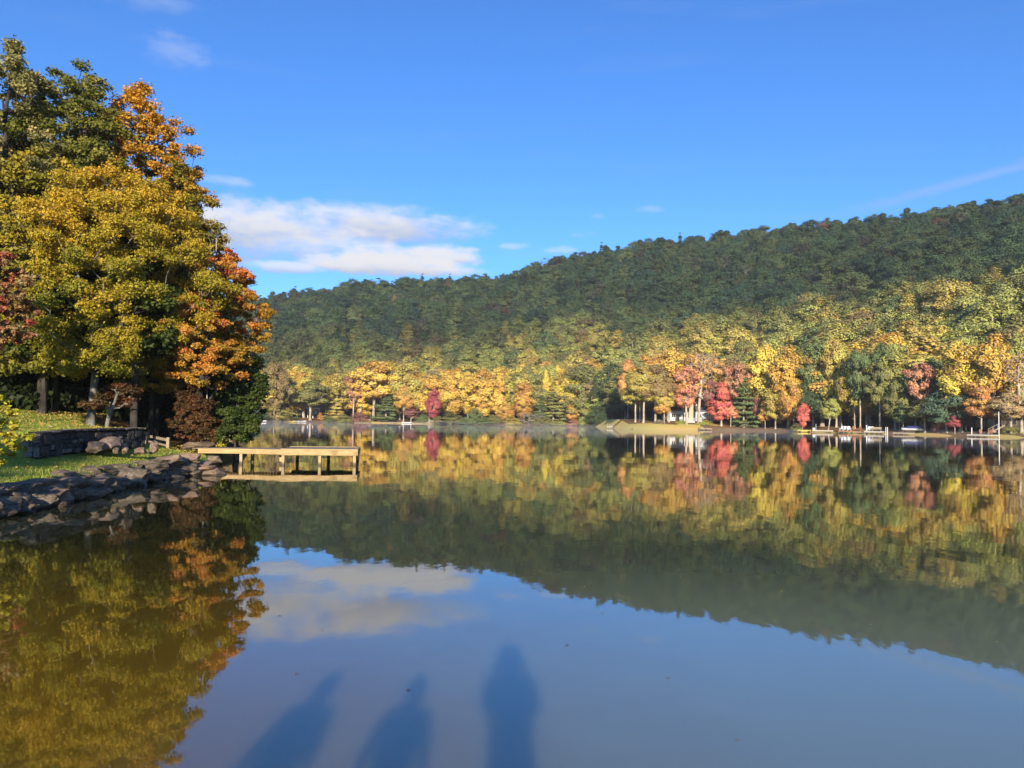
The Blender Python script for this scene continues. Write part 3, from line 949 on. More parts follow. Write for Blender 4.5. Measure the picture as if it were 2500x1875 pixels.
# kind, colour, pixel column, pixel row of the top, width in pixels, metres behind the waterline, name, label
SHORE = [
    ('round', 'bronze', 668, 876, 66, 12, 'brown_oak', 'dark bronze tree at the left end of the far shore, behind the white dock'),
    ('shrub', 'bgreen', 620, 985, 60, 6, 'dark_shrub', 'blue-green bush just behind the white dock at the far left shore'),
    ('oval', 'gold', 723, 892, 54, 24, 'golden_maple', 'golden crown between the bronze tree and the spreading oak, far left'),
    ('brush', 'yolive', 672, 988, 80, 3, 'leaning_willow', 'sprawling olive willow leaning over the water right of the white dock'),
    ('high', 'olive', 757, 926, 92, 7, 'spreading_oak', 'spreading olive oak with pale trunk, in front of the white house at far left'),
    ('spire', 'orange', 783, 1006, 16, 4, 'orange_sapling', 'tiny orange sapling at the waterline right of the spreading oak'),
    ('cone', 'yolive', 818, 943, 44, 8, 'light_pine', 'light olive pine right of the tiny orange sapling'),
    ('oval', 'amber', 806, 930, 34, 22, 'amber_tree', 'slim amber tree peeping out behind the light olive pine'),
    ('bare', 'grey', 829, 921, 40, 34, 'bare_tree', 'grey bare-branched tree above the light olive pine'),
    ('thin', 'salmon', 862, 908, 44, 9, 'thin_tree', 'thin salmon tree with bare pale stem, left of the twin stemmed sycamore'),
    ('high_b', 'amber', 880, 915, 56, 12, 'tall_stem_tree', 'amber tree on a tall bare stem just left of the sycamore'),
    ('high_b', 'gold', 911, 876, 100, 8, 'pale_sycamore', 'big orange-gold sycamore with tall pale trunk on the far shore'),
    ('shrub', 'maroon', 876, 1004, 50, 6, 'purple_shrub', 'wide purple shrub at the foot of the orange-gold sycamore'),
    ('cone_b', 'green', 942, 946, 52, 6, 'dark_spruce', 'dark green spruce right of the big sycamore'),
    ('round_b', 'yolive', 998, 868, 92, 14, 'big_gold_oak', 'big olive-gold tree behind the small purple tree'),
    ('high', 'amber', 985, 940, 50, 7, 'amber_low_tree', 'low amber tree below the big olive-gold tree'),
    ('high_b', 'maroon', 1003, 996, 34, 4, 'purple_tree', 'small purple tree on the far bank left of the crimson tree'),
    ('bare', 'tan', 1049, 896, 48, 26, 'bare_tree', 'tan bare-twigged tree standing above the crimson tree'),
    ('oval', 'crimson', 1059, 946, 32, 4, 'crimson_tree', 'narrow crimson tree on the far bank, left of the golden pair'),
    ('shrub', 'green', 1032, 1008, 34, 5, 'green_shrub', 'dark green bush left of the crimson tree'),
    ('oval', 'gold', 1108, 896, 66, 9, 'golden_tree', 'left one of the two glowing golden trees right of the crimson tree'),
    ('oval_b', 'gold', 1176, 898, 72, 10, 'golden_tree', 'right one of the two glowing golden trees right of the crimson tree'),
    ('oval', 'lemon', 1142, 905, 52, 16, 'golden_tree', 'lemon tree squeezed between the two glowing golden trees'),
    ('cone_b', 'olive', 1096, 1000, 44, 3, 'shore_shrub', 'olive conifer bush under the left glowing golden tree'),
    ('shrub', 'green', 1160, 994, 50, 3, 'shore_shrub', 'round green bush under the right glowing golden tree'),
    ('spire', 'gold', 1219, 908, 36, 9, 'narrow_gold_tree', 'narrow golden spire with thin pale stem, right of the golden pair'),
    ('round', 'amber', 1237, 980, 38, 5, 'small_amber_tree', 'small amber tree low on the bank below the narrow golden spire'),
    ('oval', 'amber', 1279, 926, 46, 9, 'orange_gold_tree', 'orange-gold pointed tree between the golden spire and the grey brush'),
    ('round_b', 'olive', 1290, 886, 92, 22, 'olive_oak', 'large dark olive oak behind the orange-gold pointed tree'),
    ('shrub', 'olive', 1205, 1010, 44, 3, 'shore_shrub', 'low olive bush at the foot of the narrow golden spire'),
    ('brush', 'grey', 1291, 1006, 60, 3, 'grey_brush', 'pale grey leafless brush on the far waterline'),
    ('spire', 'lemon', 1333, 902, 27, 18, 'narrow_yellow_tree', 'narrow yellow spire left of its thinner twin above the olive conifers'),
    ('spire', 'lemon', 1359, 890, 23, 24, 'narrow_yellow_tree', 'thinner, taller twin of the narrow yellow spire'),
    ('cone', 'olive', 1350, 948, 58, 8, 'olive_conifer', 'wide olive conifer below the two narrow yellow spires'),
    ('cone_b', 'green', 1316, 968, 40, 6, 'olive_conifer', 'small green conifer left of the wide olive conifer'),
    ('spire', 'amber', 1397, 972, 27, 6, 'amber_column', 'low amber column right of the wide olive conifer'),
    ('round_b', 'olive', 1421, 888, 104, 16, 'bronze_green_oak', 'big bronze-green oak left of the dark cove'),
    ('round', 'bronze', 1392, 892, 60, 26, 'bronze_tree', 'bronze crown showing behind the big oak left of the dark cove'),
    ('shrub', 'ygreen', 1434, 982, 52, 3, 'cove_bush', 'light green bush at the mouth of the dark cove'),
    ('shrub', 'lime', 1368, 1026, 24, 1.5, 'waterside_bush', 'small lime green bush at the waterline left of the cove'),
    ('round', 'dgreen', 1482, 885, 70, 60, 'dark_oak', 'dark green tree at the back of the cove'),
    ('shrub', 'dgreen', 1500, 965, 90, 84, 'cove_thicket', 'dark thicket at the back of the cove left of the peninsula'),
    ('shrub', 'dgreen', 1460, 985, 60, 6, 'cove_thicket', 'dark thicket at the left edge of the cove'),
    ('high', 'orange', 1533, 872, 48, 34, 'orange_tip_tree', 'orange-tipped tree rising at the left end of the peninsula'),
    ('high', 'yolive', 1551, 905, 66, 14, 'peninsula_tree', 'leftmost pale-trunked tree of the peninsula, olive-gold crown'),
    ('high_b', 'olive', 1563, 900, 60, 17, 'peninsula_tree', 'olive tree with the second trunk from the peninsula tip'),
    ('high_b', 'yolive', 1571, 886, 70, 12, 'peninsula_tree', 'olive-gold tree with the third, leaning trunk from the peninsula tip'),
    ('high', 'bronze', 1600, 884, 82, 14, 'peninsula_tree', 'bronze-gold tall tree in the middle of the peninsula grove'),
    ('high', 'yolive', 1620, 935, 50, 11, 'peninsula_tree', 'small gold tree with thin straight trunk on the peninsula'),
    ('high_b', 'bronze', 1633, 898, 70, 16, 'peninsula_tree', 'bronze tree just left of the grey house'),
    ('high', 'amber', 1622, 962, 40, 10, 'low_gold_tree', 'low amber crown in front of the left end of the grey house'),
    ('thin', 'coral', 1676, 896, 62, 9, 'coral_maple', 'coral maple in front of the grey house'),
    ('high', 'coral', 1668, 925, 50, 13, 'coral_maple', 'lower coral crown left of the tan chimney'),
    ('bare', 'amber', 1706, 856, 84, 11, 'white_sycamore', 'tall sycamore with white forked branches right of the chimney'),
    ('loose', 'tan', 1700, 858, 76, 20, 'tan_gold_tree', 'tan-gold crown behind the white forked sycamore'),
    ('high_b', 'orange', 1752, 872, 56, 22, 'orange_tree', 'orange tree behind the bright red maple'),
    ('high', 'maroon', 1735, 922, 44, 12, 'dull_red_maple', 'dull red maple left of and behind the bright red maple'),
    ('spire', 'red', 1761, 930, 48, 6, 'red_maple', 'bright red pointed maple at the right end of the peninsula'),
    ('thin', 'salmon', 1796, 884, 60, 10, 'salmon_tree', 'salmon tree with bare twigs right of the bright red maple'),
    ('high_b', 'orange', 1786, 880, 54, 24, 'orange_tree', 'second orange tree, above the salmon tree'),
    ('high', 'coral', 1784, 985, 34, 5, 'low_coral_maple', 'low coral crown at the foot of the salmon tree'),
    ('cone', 'green', 1816, 922, 56, 6, 'green_hemlock', 'light green hemlock between the salmon tree and the tall golden tree'),
    ('oval', 'lemon', 1862, 836, 72, 10, 'tall_golden_tree', 'tall golden tree right of the light green hemlock'),
    ('oval_b', 'gold', 1925, 840, 70, 11, 'tall_golden_tree', 'tall gold-orange tree, right neighbour of the tall golden tree'),
    ('round', 'yolive', 1893, 938, 60, 6, 'low_olive_tree', 'low olive-gold tree between the two tall golden trees'),
    ('round', 'amber', 1938, 920, 56, 7, 'low_amber_tree', 'spreading amber boughs below the tall gold-orange tree'),
    ('high', 'maroon', 1849, 966, 32, 5, 'pink_red_tree', 'small dull red tree at the foot of the tall golden tree'),
    ('high', 'amber', 1868, 990, 34, 4, 'small_amber_tree', 'small amber tree at the bank below the tall golden tree'),
    ('oval', 'red', 1958, 982, 30, 3, 'leaning_red_tree', 'small bright red crown on leaning pale stems above the yellow boats'),
    ('shrub', 'olive', 1945, 1030, 30, 2, 'waterside_bush', 'olive bush at the waterline left of the yellow boats'),
    ('round_b', 'green', 1985, 815, 86, 16, 'big_green_oak', 'big green oak right of the tall gold-orange tree'),
    ('round', 'dgreen', 1985, 905, 76, 14, 'dark_oak', 'dark tree below the big green oak'),
    ('oval', 'yolive', 2042, 818, 62, 16, 'olive_gold_tree', 'olive-gold tree right of the big green oak'),
    ('high', 'ygreen', 2022, 968, 44, 4, 'leaning_green_tree', 'small pale green tree leaning on its white trunk behind the long grey dock'),
    ('round', 'yolive', 2086, 850, 74, 12, 'gold_olive_tree', 'gold-olive tree with hanging boughs above the dock with white chairs'),
    ('high_b', 'green', 2100, 846, 60, 9, 'tall_stem_tree', 'green tree on tall pale stems above the dock with white chairs'),
    ('oval', 'green', 2150, 832, 66, 16, 'green_tree', 'green tree left of the olive-yellow tree on the right shore'),
    ('high_b', 'olive', 2148, 880, 56, 8, 'tall_stem_tree', 'olive tree on tall stems right of the dock post pair'),
    ('oval', 'ygreen', 2186, 838, 66, 12, 'olive_yellow_tree', 'olive-yellow tree left of the leaning coral tree'),
    ('round', 'olive', 2196, 915, 60, 8, 'olive_tree', 'olive tree below the olive-yellow tree'),
    ('loose', 'salmon', 2232, 884, 62, 6, 'leaning_coral_tree', 'leaning salmon tree with pale crooked limbs'),
    ('high', 'olive', 2258, 968, 84, 5, 'low_olive_tree', 'wide low olive tree under the leaning salmon tree'),
    ('high', 'green', 2205, 985, 46, 4, 'low_green_tree', 'low green tree right of the twin white posts'),
    ('oval', 'lemon', 2345, 828, 88, 8, 'yellow_tulip_tree', 'brightest yellow tree on the right shore'),
    ('oval_b', 'gold', 2425, 808, 88, 10, 'yellow_tulip_tree', 'tallest golden tree at the right, beside the brightest yellow one'),
    ('round', 'bgreen', 2310, 938, 96, 5, 'white_pine', 'blue-green drooping pine under the brightest yellow tree'),
    ('high', 'orange', 2396, 940, 72, 4, 'orange_maple', 'orange maple on pale trunks behind the white platform dock'),
    ('high', 'crimson', 2331, 1010, 34, 3, 'crimson_maple', 'small crimson maple leaning by the white platform dock'),
    ('shrub', 'maroon', 2294, 1018, 30, 5, 'red_shrub', 'dark red shrub left of the small crimson maple'),
    ('bare', 'tan', 2494, 852, 92, 6, 'bare_tree', 'pale bare tree at the right edge of the photo'),
    ('high', 'tan', 2468, 955, 86, 5, 'tan_oak', 'tan-leaved tree beside the white pole at the right'),
    ('round', 'dgreen', 2370, 900, 80, 16, 'dark_oak', 'dark tree between the two yellow trees on the right shore'),
    ('round', 'green', 2275, 868, 70, 14, 'green_tree', 'green tree between the leaning salmon tree and the brightest yellow one'),
    ('round_b', 'ygreen', 2490, 800, 90, 16, 'green_tree', 'yellow-green tree behind the pale bare tree at the right edge'),
    ('shrub', 'lime', 1662, 1022, 26, 11, 'lime_shrub', 'lime green shrub left of the house deck'),
    ('shrub', 'lime', 1722, 1024, 38, 8, 'lime_shrub', 'lime green spreading shrub right of the house deck'),
    ('shrub', 'grey', 1608, 1022, 26, 10, 'grey_shrub', 'grey-brown shrub on the peninsula left of the house'),
    ('shrub', 'rust', 1726, 1016, 22, 13, 'brown_shrub', 'brown shrub behind the right lime green shrub'),
    ('shrub', 'olive', 2465, 1036, 52, 6, 'stair_shrub', 'olive shrub right of the wooden stairs at the far right'),
    ('shrub', 'olive', 1118, 1012, 46, 2.0, 'shore_shrub', 'low olive bush between the two conifer bushes under the golden pair'),
    ('shrub', 'green', 1136, 1016, 30, 1.5, 'shore_shrub', 'small green bush in the middle under the golden pair'),
    ('shrub', 'yolive', 1250, 1014, 44, 2.0, 'shore_shrub', 'olive-gold bush left of the pale grey brush'),
    ('shrub', 'green', 1180, 1016, 40, 1.5, 'shore_shrub', 'dark green bush right under the right glowing golden tree'),
    ('shrub', 'olive', 1322, 1010, 48, 2.0, 'shore_shrub', 'olive bush right of the pale grey brush'),
    ('shrub', 'ygreen', 1345, 1022, 40, 1.5, 'shore_shrub', 'low yellow-green bush under the wide olive conifer'),
    ('shrub', 'salmon', 1402, 1022, 40, 2.0, 'shore_shrub', 'low salmon-brown bush right of the low amber column'),
    ('shrub', 'olive', 1072, 1014, 36, 2.0, 'shore_shrub', 'olive bush right of the crimson tree'),
    ('shrub', 'olive', 838, 1008, 44, 2.0, 'shore_shrub', 'dark olive bush right of the light olive pine'),
    ('shrub', 'green', 800, 1012, 34, 2.0, 'shore_shrub', 'green bush right of the tiny orange sapling'),
    ('shrub', 'olive', 702, 1010, 50, 6.0, 'shore_shrub', 'olive bush on the bank left of the spreading oak'),
    ('shrub', 'dgreen', 590, 1000, 70, 5.0, 'shore_shrub', 'dark bush left of the blue-green bush at the far left'),
    ('round_b', 'olive', 622, 900, 80, 26, 'far_left_oak', 'olive tree at the far left behind the blue-green bush'),
    ('round', 'olive', 800, 890, 70, 40, 'olive_oak', 'olive crown above the slim amber tree'),
    ('round_b', 'dgreen', 960, 930, 70, 20, 'dark_oak', 'dark tree between the dark spruce and the big olive-gold tree'),
    ('round', 'olive', 1060, 900, 60, 30, 'olive_oak', 'olive crown behind the crimson tree'),
    ('brush', 'tan', 2215, 1050, 40, 2.5, 'dry_grass_clump', 'dry straw-coloured clump on the bank behind the low brown dock'),
]
for kind, col, px, top, w, off, name, label in SHORE:
    cat = 'shrub' if kind in ('shrub', 'brush') else 'tree'
    x, y, d = far_by_px(kind, col, px, top, w, off, name, label, 'trees and shrubs along the far shore', cat, lean=8 if name.startswith('leaning') else 0)
    FAR_TREES.append((px, label, x, y))

LANDMARKS = [(668, 'the bronze tree'), (723, 'the golden crown at far left'), (757, 'the spreading oak'), (806, 'the light olive pine'), (862, 'the thin salmon tree'), (911, 'the orange-gold sycamore'),
             (942, 'the dark spruce'), (998, 'the big olive-gold tree'), (1059, 'the crimson tree'), (1108, 'the left glowing golden tree'), (1176, 'the right glowing golden tree'), (1219, 'the narrow golden spire'),
             (1279, 'the orange-gold pointed tree'), (1333, 'the narrow yellow spires'), (1397, 'the low amber column'), (1434, 'the bronze-green oak'), (1482, 'the dark cove'), (1540, 'the peninsula tip'),
             (1600, 'the peninsula grove'), (1640, 'the left end of the grey house'), (1690, 'the tan chimney'), (1761, 'the bright red maple'), (1816, 'the light green hemlock'), (1862, 'the tall golden tree'),
             (1925, 'the tall gold-orange tree'), (1985, 'the big green oak'), (2042, 'the long grey dock'), (2100, 'the dock with white chairs'), (2150, 'the twin white posts'), (2186, 'the olive-yellow tree'), (2240, 'the leaning salmon tree'),
             (2310, 'the blue-green pine'), (2345, 'the brightest yellow tree'), (2425, 'the tallest golden tree'), (2494, 'the bare tree at the right edge')]
LM_AZ = np.array([azim(p) for p, _ in LANDMARKS])

# slope trees: an uneven scatter of spots, the nearest as trees of their own, the rest as the wooded hillside
def scatter_slope():
    rng = np.random.default_rng(21)
    pts = []
    step = 8.6
    for gy in np.arange(120, 860, step):
        for gx in np.arange(-420, 620, step):
            x, y = gx + rng.uniform(-0.48, 0.48) * step, gy + rng.uniform(-0.48, 0.48) * step
            az = math.degrees(math.atan2(x, y))
            if az < -24 or az > 37:
                continue
            d = math.hypot(x, y)
            t = d - float(shore_d(az))
            dr = float(ridge_d(az))
            if t < 17 or d > dr + 45:
                continue
            if 6.8 < az < 9.0 and t < 70:
                continue
            pts.append((x, y, az, d, t, (d - float(shore_d(az))) / (dr - float(shore_d(az)))))
    return pts


SPOTS = scatter_slope()
SPOTS.sort(key=lambda p: p[4] + 0.35 * (p[3] - 200))
NAMES = {'ygreen': 'yellow-green', 'lemon': 'lemon-yellow', 'olive': 'olive', 'yolive': 'olive-gold', 'green': 'green', 'gold': 'golden', 'amber': 'amber', 'rust': 'rusty', 'bronze': 'bronze', 'dgreen': 'dark green', 'salmon': 'salmon', 'orange': 'orange', 'tan': 'tan', 'bgreen': 'blue-green', 'hgreen': 'green', 'hdark': 'dark green', 'holive': 'olive', 'hlight': 'yellow-green', 'hblue': 'blue-green', 'hbrown': 'brown'}
LOW = (['ygreen'] * 6 + ['yolive'] * 9 + ['olive'] * 3 + ['gold'] * 7 + ['lemon'] * 3 + ['amber'] * 3 + ['bronze', 'tan'])
MID = (['ygreen'] * 8 + ['olive'] * 5 + ['yolive'] * 4 + ['green'] * 3 + ['bronze'])
HIGH = (['hgreen'] * 6 + ['holive'] * 5 + ['hdark'] * 3 + ['hlight'] * 3 + ['hblue'] * 2 + ['hbrown'])
ORD = ['first', 'second', 'third', 'fourth', 'fifth', 'sixth', 'seventh', 'eighth', 'ninth', 'tenth', 'eleventh', 'twelfth', 'thirteenth', 'fourteenth', 'fifteenth', 'sixteenth', 'seventeenth', 'eighteenth', 'nineteenth', 'twentieth'] + ['twenty-' + q for q in ('first', 'second', 'third', 'fourth', 'fifth', 'sixth', 'seventh', 'eighth', 'ninth')] + ['thirtieth']


def choose(rng, t, u):
    pal = LOW if t < 55 else MID if u < 0.4 else HIGH
    c = pal[rng.integers(0, len(pal))]
    if u > 0.45 and rng.uniform() < 0.008:
        c = ['rust', 'salmon', 'amber', 'tan'][rng.integers(0, 4)]
    q = rng.uniform()
    if c in ('green', 'dgreen', 'bgreen', 'hdark', 'hblue') and q < 0.16:
        k = 'cone'
    else:
        k = ['round', 'round_b', 'oval', 'oval_b', 'round', 'spire'][rng.integers(0, 6)]
    H = (11 + 13 * rng.uniform()) * (0.92 if u > 0.8 else 1.0)
    if t < 60:
        H = rng.uniform(17, 24)
    W = H * {'round': 0.68, 'round_b': 0.72, 'oval': 0.56, 'oval_b': 0.54, 'spire': 0.46, 'cone': 0.44}[k] * rng.uniform(0.85, 1.25)
    return c, k, H, W


N_SINGLE = 300 - len(SHORE)
rng_s = np.random.default_rng(5)
count_at = {}
singles = SPOTS[:N_SINGLE]
for x, y, az, d, t, u in singles:
    c, k, H, W = choose(rng_s, t, u)
    li = int(np.argmin(np.abs(LM_AZ - az)))
    n = count_at[li] = count_at.get(li, 0) + 1
    side = 'to the left' if az < LM_AZ[li] else 'to the right'
    lab = f'{NAMES[c]} tree, {ORD[min(n, 30) - 1]} up the slope behind {LANDMARKS[li][1]}'
    place_far(k, c, x, y, H, W, 'slope_tree', lab, 'trees on the sunlit lower slope')


def build_forest():
    """the rest of the wooded hillside: one object that scatters whole trees over its points"""
    col = bpy.data.collections.new('hillside_tree_kinds')
    kinds = [('round', 0), ('round_b', 1), ('oval', 0), ('oval_b', 1), ('spire', 0), ('cone', 1), ('round', 1), ('oval', 1), ('bare', 0)]
    for i, (k, v) in enumerate(kinds):
        cm, tm, h0, w0 = PROTO[k, v]
        nv = len(cm.vertices)
        V = np.empty(nv * 3, np.float32)
        cm.vertices.foreach_get('co', V)
        V = V.reshape(-1, 3)
        tv = np.empty(len(tm.vertices) * 3, np.float32)
        tm.vertices.foreach_get('co', tv)
        tv = tv.reshape(-1, 3)
        F1 = np.arange(nv).reshape(-1, 4)
        tf = np.array([p.vertices[:] for p in tm.polygons]) + nv
        me = np_mesh(f'hill_tree_{i:02d}', np.concatenate([V, tv]), np.concatenate([F1, tf]))
        me.materials.append(M_LEAF_INS)
        me.materials.append(M_BARK_FAR)
        mi = np.zeros(len(F1) + len(tf), np.int32)
        mi[len(F1):] = 1
        me.polygons.foreach_set('material_index', mi)
        lv = np.empty(nv * 4, np.float32)
        cm.attributes['leaf_var'].data.foreach_get('color', lv)
        add_color(me, 'leaf_var', np.concatenate([lv.reshape(-1, 4)[:, :3], np.zeros((len(tv), 3))]))
        o = bpy.data.objects.new(f'hill_tree_{i:02d}', me)
        col.objects.link(o)
    idx = {'round': [0, 6], 'round_b': [1], 'oval': [2, 7], 'oval_b': [3], 'spire': [4], 'cone': [5]}
    rng = np.random.default_rng(77)
    V, I, S, T, Rr = [], [], [], [], []
    for x, y, az, d, t, u in SPOTS[N_SINGLE:]:
        c, k, H, W = choose(rng, t, u)
        ii = idx[k][rng.integers(0, len(idx[k]))]
        if rng.uniform() < 0.022:
            ii = 8
        V.append((x, y, float(far_height(x, y)) - 0.3))
        I.append(ii)
        cm, tm, h0, w0 = PROTO[['round', 'round_b', 'oval', 'oval_b', 'spire', 'cone', 'round', 'oval', 'bare'][ii], 0]
        S.append((W / w0, W / w0, H / h0))
        j = rng.uniform(0.82, 1.12)
        T.append(tuple(v * j for v in COLS[c]) + (1.0,))
        Rr.append((0, 0, rng.uniform(0, 6.28)))
    me = bpy.data.meshes.new('hillside_forest')
    me.from_pydata(V, [], [])
    at = me.attributes.new('pick', 'INT', 'POINT')
    at.data.foreach_set('value', np.array(I, np.int32))
    at = me.attributes.new('size', 'FLOAT_VECTOR', 'POINT')
    at.data.foreach_set('vector', np.array(S, np.float32).ravel())
    at = me.attributes.new('turn', 'FLOAT_VECTOR', 'POINT')
    at.data.foreach_set('vector', np.array(Rr, np.float32).ravel())
    at = me.attributes.new('tint', 'FLOAT_COLOR', 'POINT')
    at.data.foreach_set('color', np.array(T, np.float32).ravel())
    o = link('hillside_forest', me)
    tag(o, 'wooded hillside of green and olive crowns rising to the ridge', 'forest', kind='stuff')
    ng = bpy.data.node_groups.new('scatter_trees', 'GeometryNodeTree')
    ng.interface.new_socket('Geometry', in_out='INPUT', socket_type='NodeSocketGeometry')
    ng.interface.new_socket('Geometry', in_out='OUTPUT', socket_type='NodeSocketGeometry')
    gi, go = ng.nodes.new('NodeGroupInput'), ng.nodes.new('NodeGroupOutput')
    iop = ng.nodes.new('GeometryNodeInstanceOnPoints')
    ci = ng.nodes.new('GeometryNodeCollectionInfo')
    ci.inputs['Collection'].default_value = col
    ci.inputs['Separate Children'].default_value = True
    ci.inputs['Reset Children'].default_value = True
    iop.inputs['Pick Instance'].default_value = True

    def named(nm, dt):
        a = ng.nodes.new('GeometryNodeInputNamedAttribute')
        a.data_type = dt
        a.inputs[0].default_value = nm
        return a.outputs[0]
    L = ng.links
    L.new(gi.outputs[0], iop.inputs['Points'])
    L.new(ci.outputs[0], iop.inputs['Instance'])
    L.new(named('pick', 'INT'), iop.inputs['Instance Index'])
    L.new(named('turn', 'FLOAT_VECTOR'), iop.inputs['Rotation'])
    L.new(named('size', 'FLOAT_VECTOR'), iop.inputs['Scale'])
    L.new(iop.outputs[0], go.inputs[0])
    md = o.modifiers.new('scatter_trees', 'NODES')
    md.node_group = ng
    print('slope spots', len(SPOTS), 'singles', len(singles))


build_forest()


def cloud_material():
    # a thin cloud: part of the sunlight passes straight through
    mt, N, out = material('thin_cloud')
    d = N.n('ShaderNodeBsdfDiffuse')
    d.inputs[0].default_value = (0.85, 0.86, 0.88, 1)
    t = N.n('ShaderNodeBsdfTransparent')
    m = N.n('ShaderNodeMixShader')
    pos = N.n('ShaderNodeNewGeometry').outputs['Position']
    N.put(m.inputs[0], N.ss(N.noise(pos, 0.006, 4.0, 0.55), 0.35, 0.7, 0.50, 0.32))
    N.t.links.new(d.outputs[0], m.inputs[2])
    N.t.links.new(t.outputs[0], m.inputs[1])
    N.t.links.new(m.outputs[0], out.inputs[0])
    return mt


M_CLOUD = cloud_material()


def build_cloud():
    """the cloud behind the photographer whose shadow lies on the upper hillside"""
    rng = np.random.default_rng(3)
    zc, tn = 1300.0, math.tan(SUN_EL)
    nx, ny = 110, 50
    V, top = [], []
    xs = np.linspace(-900, 1300, nx)
    for j in range(ny):
        for i in range(nx):
            x = xs[i]
            lo = np.interp(x, [-900, -130, -53, 10, 53, 96, 131, 164, 186, 200, 300, 1300], [127, 132, 136, 148, 164, 168, 163, 150, 142, 134, 125, 120])
            lo += 6 * mnoise.noise(Vector((x * 0.012, 0.3, 1.7))) + 5 * mnoise.noise(Vector((x * 0.05, 2.3, 1.7)))
            s = lo + (620 - lo) * (j / (ny - 1))
            V.append((x, (s - zc) / tn, zc))
    V = np.array(V)
    edge = np.minimum(np.minimum(np.arange(nx)[None] + 0 * np.arange(ny)[:, None], nx - 1 - np.arange(nx)[None] + 0 * np.arange(ny)[:, None]),
                      np.minimum(np.arange(ny)[:, None] + 0 * np.arange(nx)[None], ny - 1 - np.arange(ny)[:, None] + 0 * np.arange(nx)[None])).ravel()
    puff = np.array([mnoise.fractal(Vector((p[0] * 0.006, p[1] * 0.006, 0)), 1.0, 2.0, 5) for p in V])
    T, B = V.copy(), V.copy()
    T[:, 2] += np.clip(edge / 8, 0, 1) * (60 + 70 * puff)
    B[:, 2] -= np.clip(edge / 8, 0, 1) * (14 + 18 * puff)
    # keep the rounded top from widening the shadow
    T[:, 1] -= (T[:, 2] - zc) / tn
    B[:, 1] -= (B[:, 2] - zc) / tn
    n = len(V)
    i = np.arange((ny - 1) * (nx - 1))
    a = (i // (nx - 1)) * nx + i % (nx - 1)
    F = np.stack([a, a + 1, a + nx + 1, a + nx], 1)
    me = np_mesh('cloud', np.concatenate([T, B]), np.concatenate([F, F[:, ::-1] + n]), smooth=True)
    o = link('cloud', me, None, M_CLOUD)
    tag(o, 'broad cloud high behind the viewer that shades the upper hillside', 'cloud')


build_cloud()

# ------------------------------------------------------------------ left bank: trees
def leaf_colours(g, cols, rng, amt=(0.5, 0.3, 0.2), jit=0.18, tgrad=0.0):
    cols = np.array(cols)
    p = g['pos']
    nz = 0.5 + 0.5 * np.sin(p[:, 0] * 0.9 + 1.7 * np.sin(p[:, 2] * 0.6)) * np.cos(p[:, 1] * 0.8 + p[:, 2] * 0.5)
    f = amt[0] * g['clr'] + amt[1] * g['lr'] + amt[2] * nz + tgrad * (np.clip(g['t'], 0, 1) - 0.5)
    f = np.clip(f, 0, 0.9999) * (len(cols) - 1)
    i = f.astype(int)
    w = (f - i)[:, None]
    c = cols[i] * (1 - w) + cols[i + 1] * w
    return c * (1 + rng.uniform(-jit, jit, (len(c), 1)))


def bank_tree(name, label, px, dist, top, bottom, wpx, prof, cols, n_leaf, leaf, seed, trunk_px=None, n_clump=90, clump=0.1, flat=0.6, trunk_r=0.22, depth=None,
              bark=None, cat='tree', group='trees at the edge of the lawn', gap=0.0, tgrad=0.0, xy=None, zb=None, shell=0.55, sides=5, amt=(0.5, 0.3, 0.2), inner=0.35, jit=0.18, tip=0.012, base=None, H=None, W=None, wob=0.03):
    tpx = px if trunk_px is None else trunk_px
    if xy is None:
        q = PD(tpx, 1000, dist)
        x, y = q.x, q.y
    else:
        x, y = xy
    zg = bz(x, y) if zb is None else zb
    if H is None:
        ztop = PD(px, top, dist).z
        zbot = PD(px, bottom, dist).z
        H = ztop - zg
        base = max((zbot - zg) / H, 0.02)
        W = wpx * dist / math.hypot(FPX, px - 1250)
        lean = PD(px, 1000, dist) - PD(tpx, 1000, dist)
    else:
        lean = Vector((0, 0, 0))
    g = gen_tree(seed, H, W, base=base, prof=prof, n_clump=n_clump, n_leaf=n_leaf, leaf=leaf, clump=clump, flat=flat, lean=(lean.x * 1.6, lean.y * 1.6),
                 trunk_r=trunk_r, depth=depth or W, gap=gap, shell=shell, sides=sides, inner=inner, tip=tip, wob=wob, outward=0.4, fuzz=0.2, dome=0.3, rnd=0.6, lobes=1.9)
    if n_leaf > 0:
        pp = g['pos']
        ctr = np.array([lean.x, lean.y])
        k = np.clip((W / 2) / np.percentile(np.abs(pp[:, 0] - np.median(pp[:, 0])), 96.5), 0.8, 1.6)
        for arr in (g['leaf'][0], g['wood'][0]):
            arr[:, :2] = arr[:, :2] * (1 + (k - 1) * np.clip(arr[:, 2:3] / (H * 0.35), 0, 1))
        med = np.median(g['leaf'][0][:, :2], axis=0)
        for arr in (g['leaf'][0], g['wood'][0]):
            arr[:, :2] += (ctr - med) * np.clip(arr[:, 2:3] / (H * 0.5), 0, 1) ** 1.3
        kz = H / pp[:, 2].max()
        for arr in (g['leaf'][0], g['wood'][0]):
            arr[:, 2] *= kz
    e = empty(name, (x, y, zg - 0.05))
    tm = np_mesh('trunk', *g['wood'], smooth=True)
    link('trunk', tm, e, bark or M_BARK_SHADE)
    if n_leaf > 0:
        rng = np.random.default_rng(seed + 1)
        cm = np_mesh('crown', *g['leaf'])
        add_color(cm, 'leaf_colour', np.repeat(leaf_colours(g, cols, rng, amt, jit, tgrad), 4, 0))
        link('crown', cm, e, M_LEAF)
    tag(e, label, cat, group)
    return e


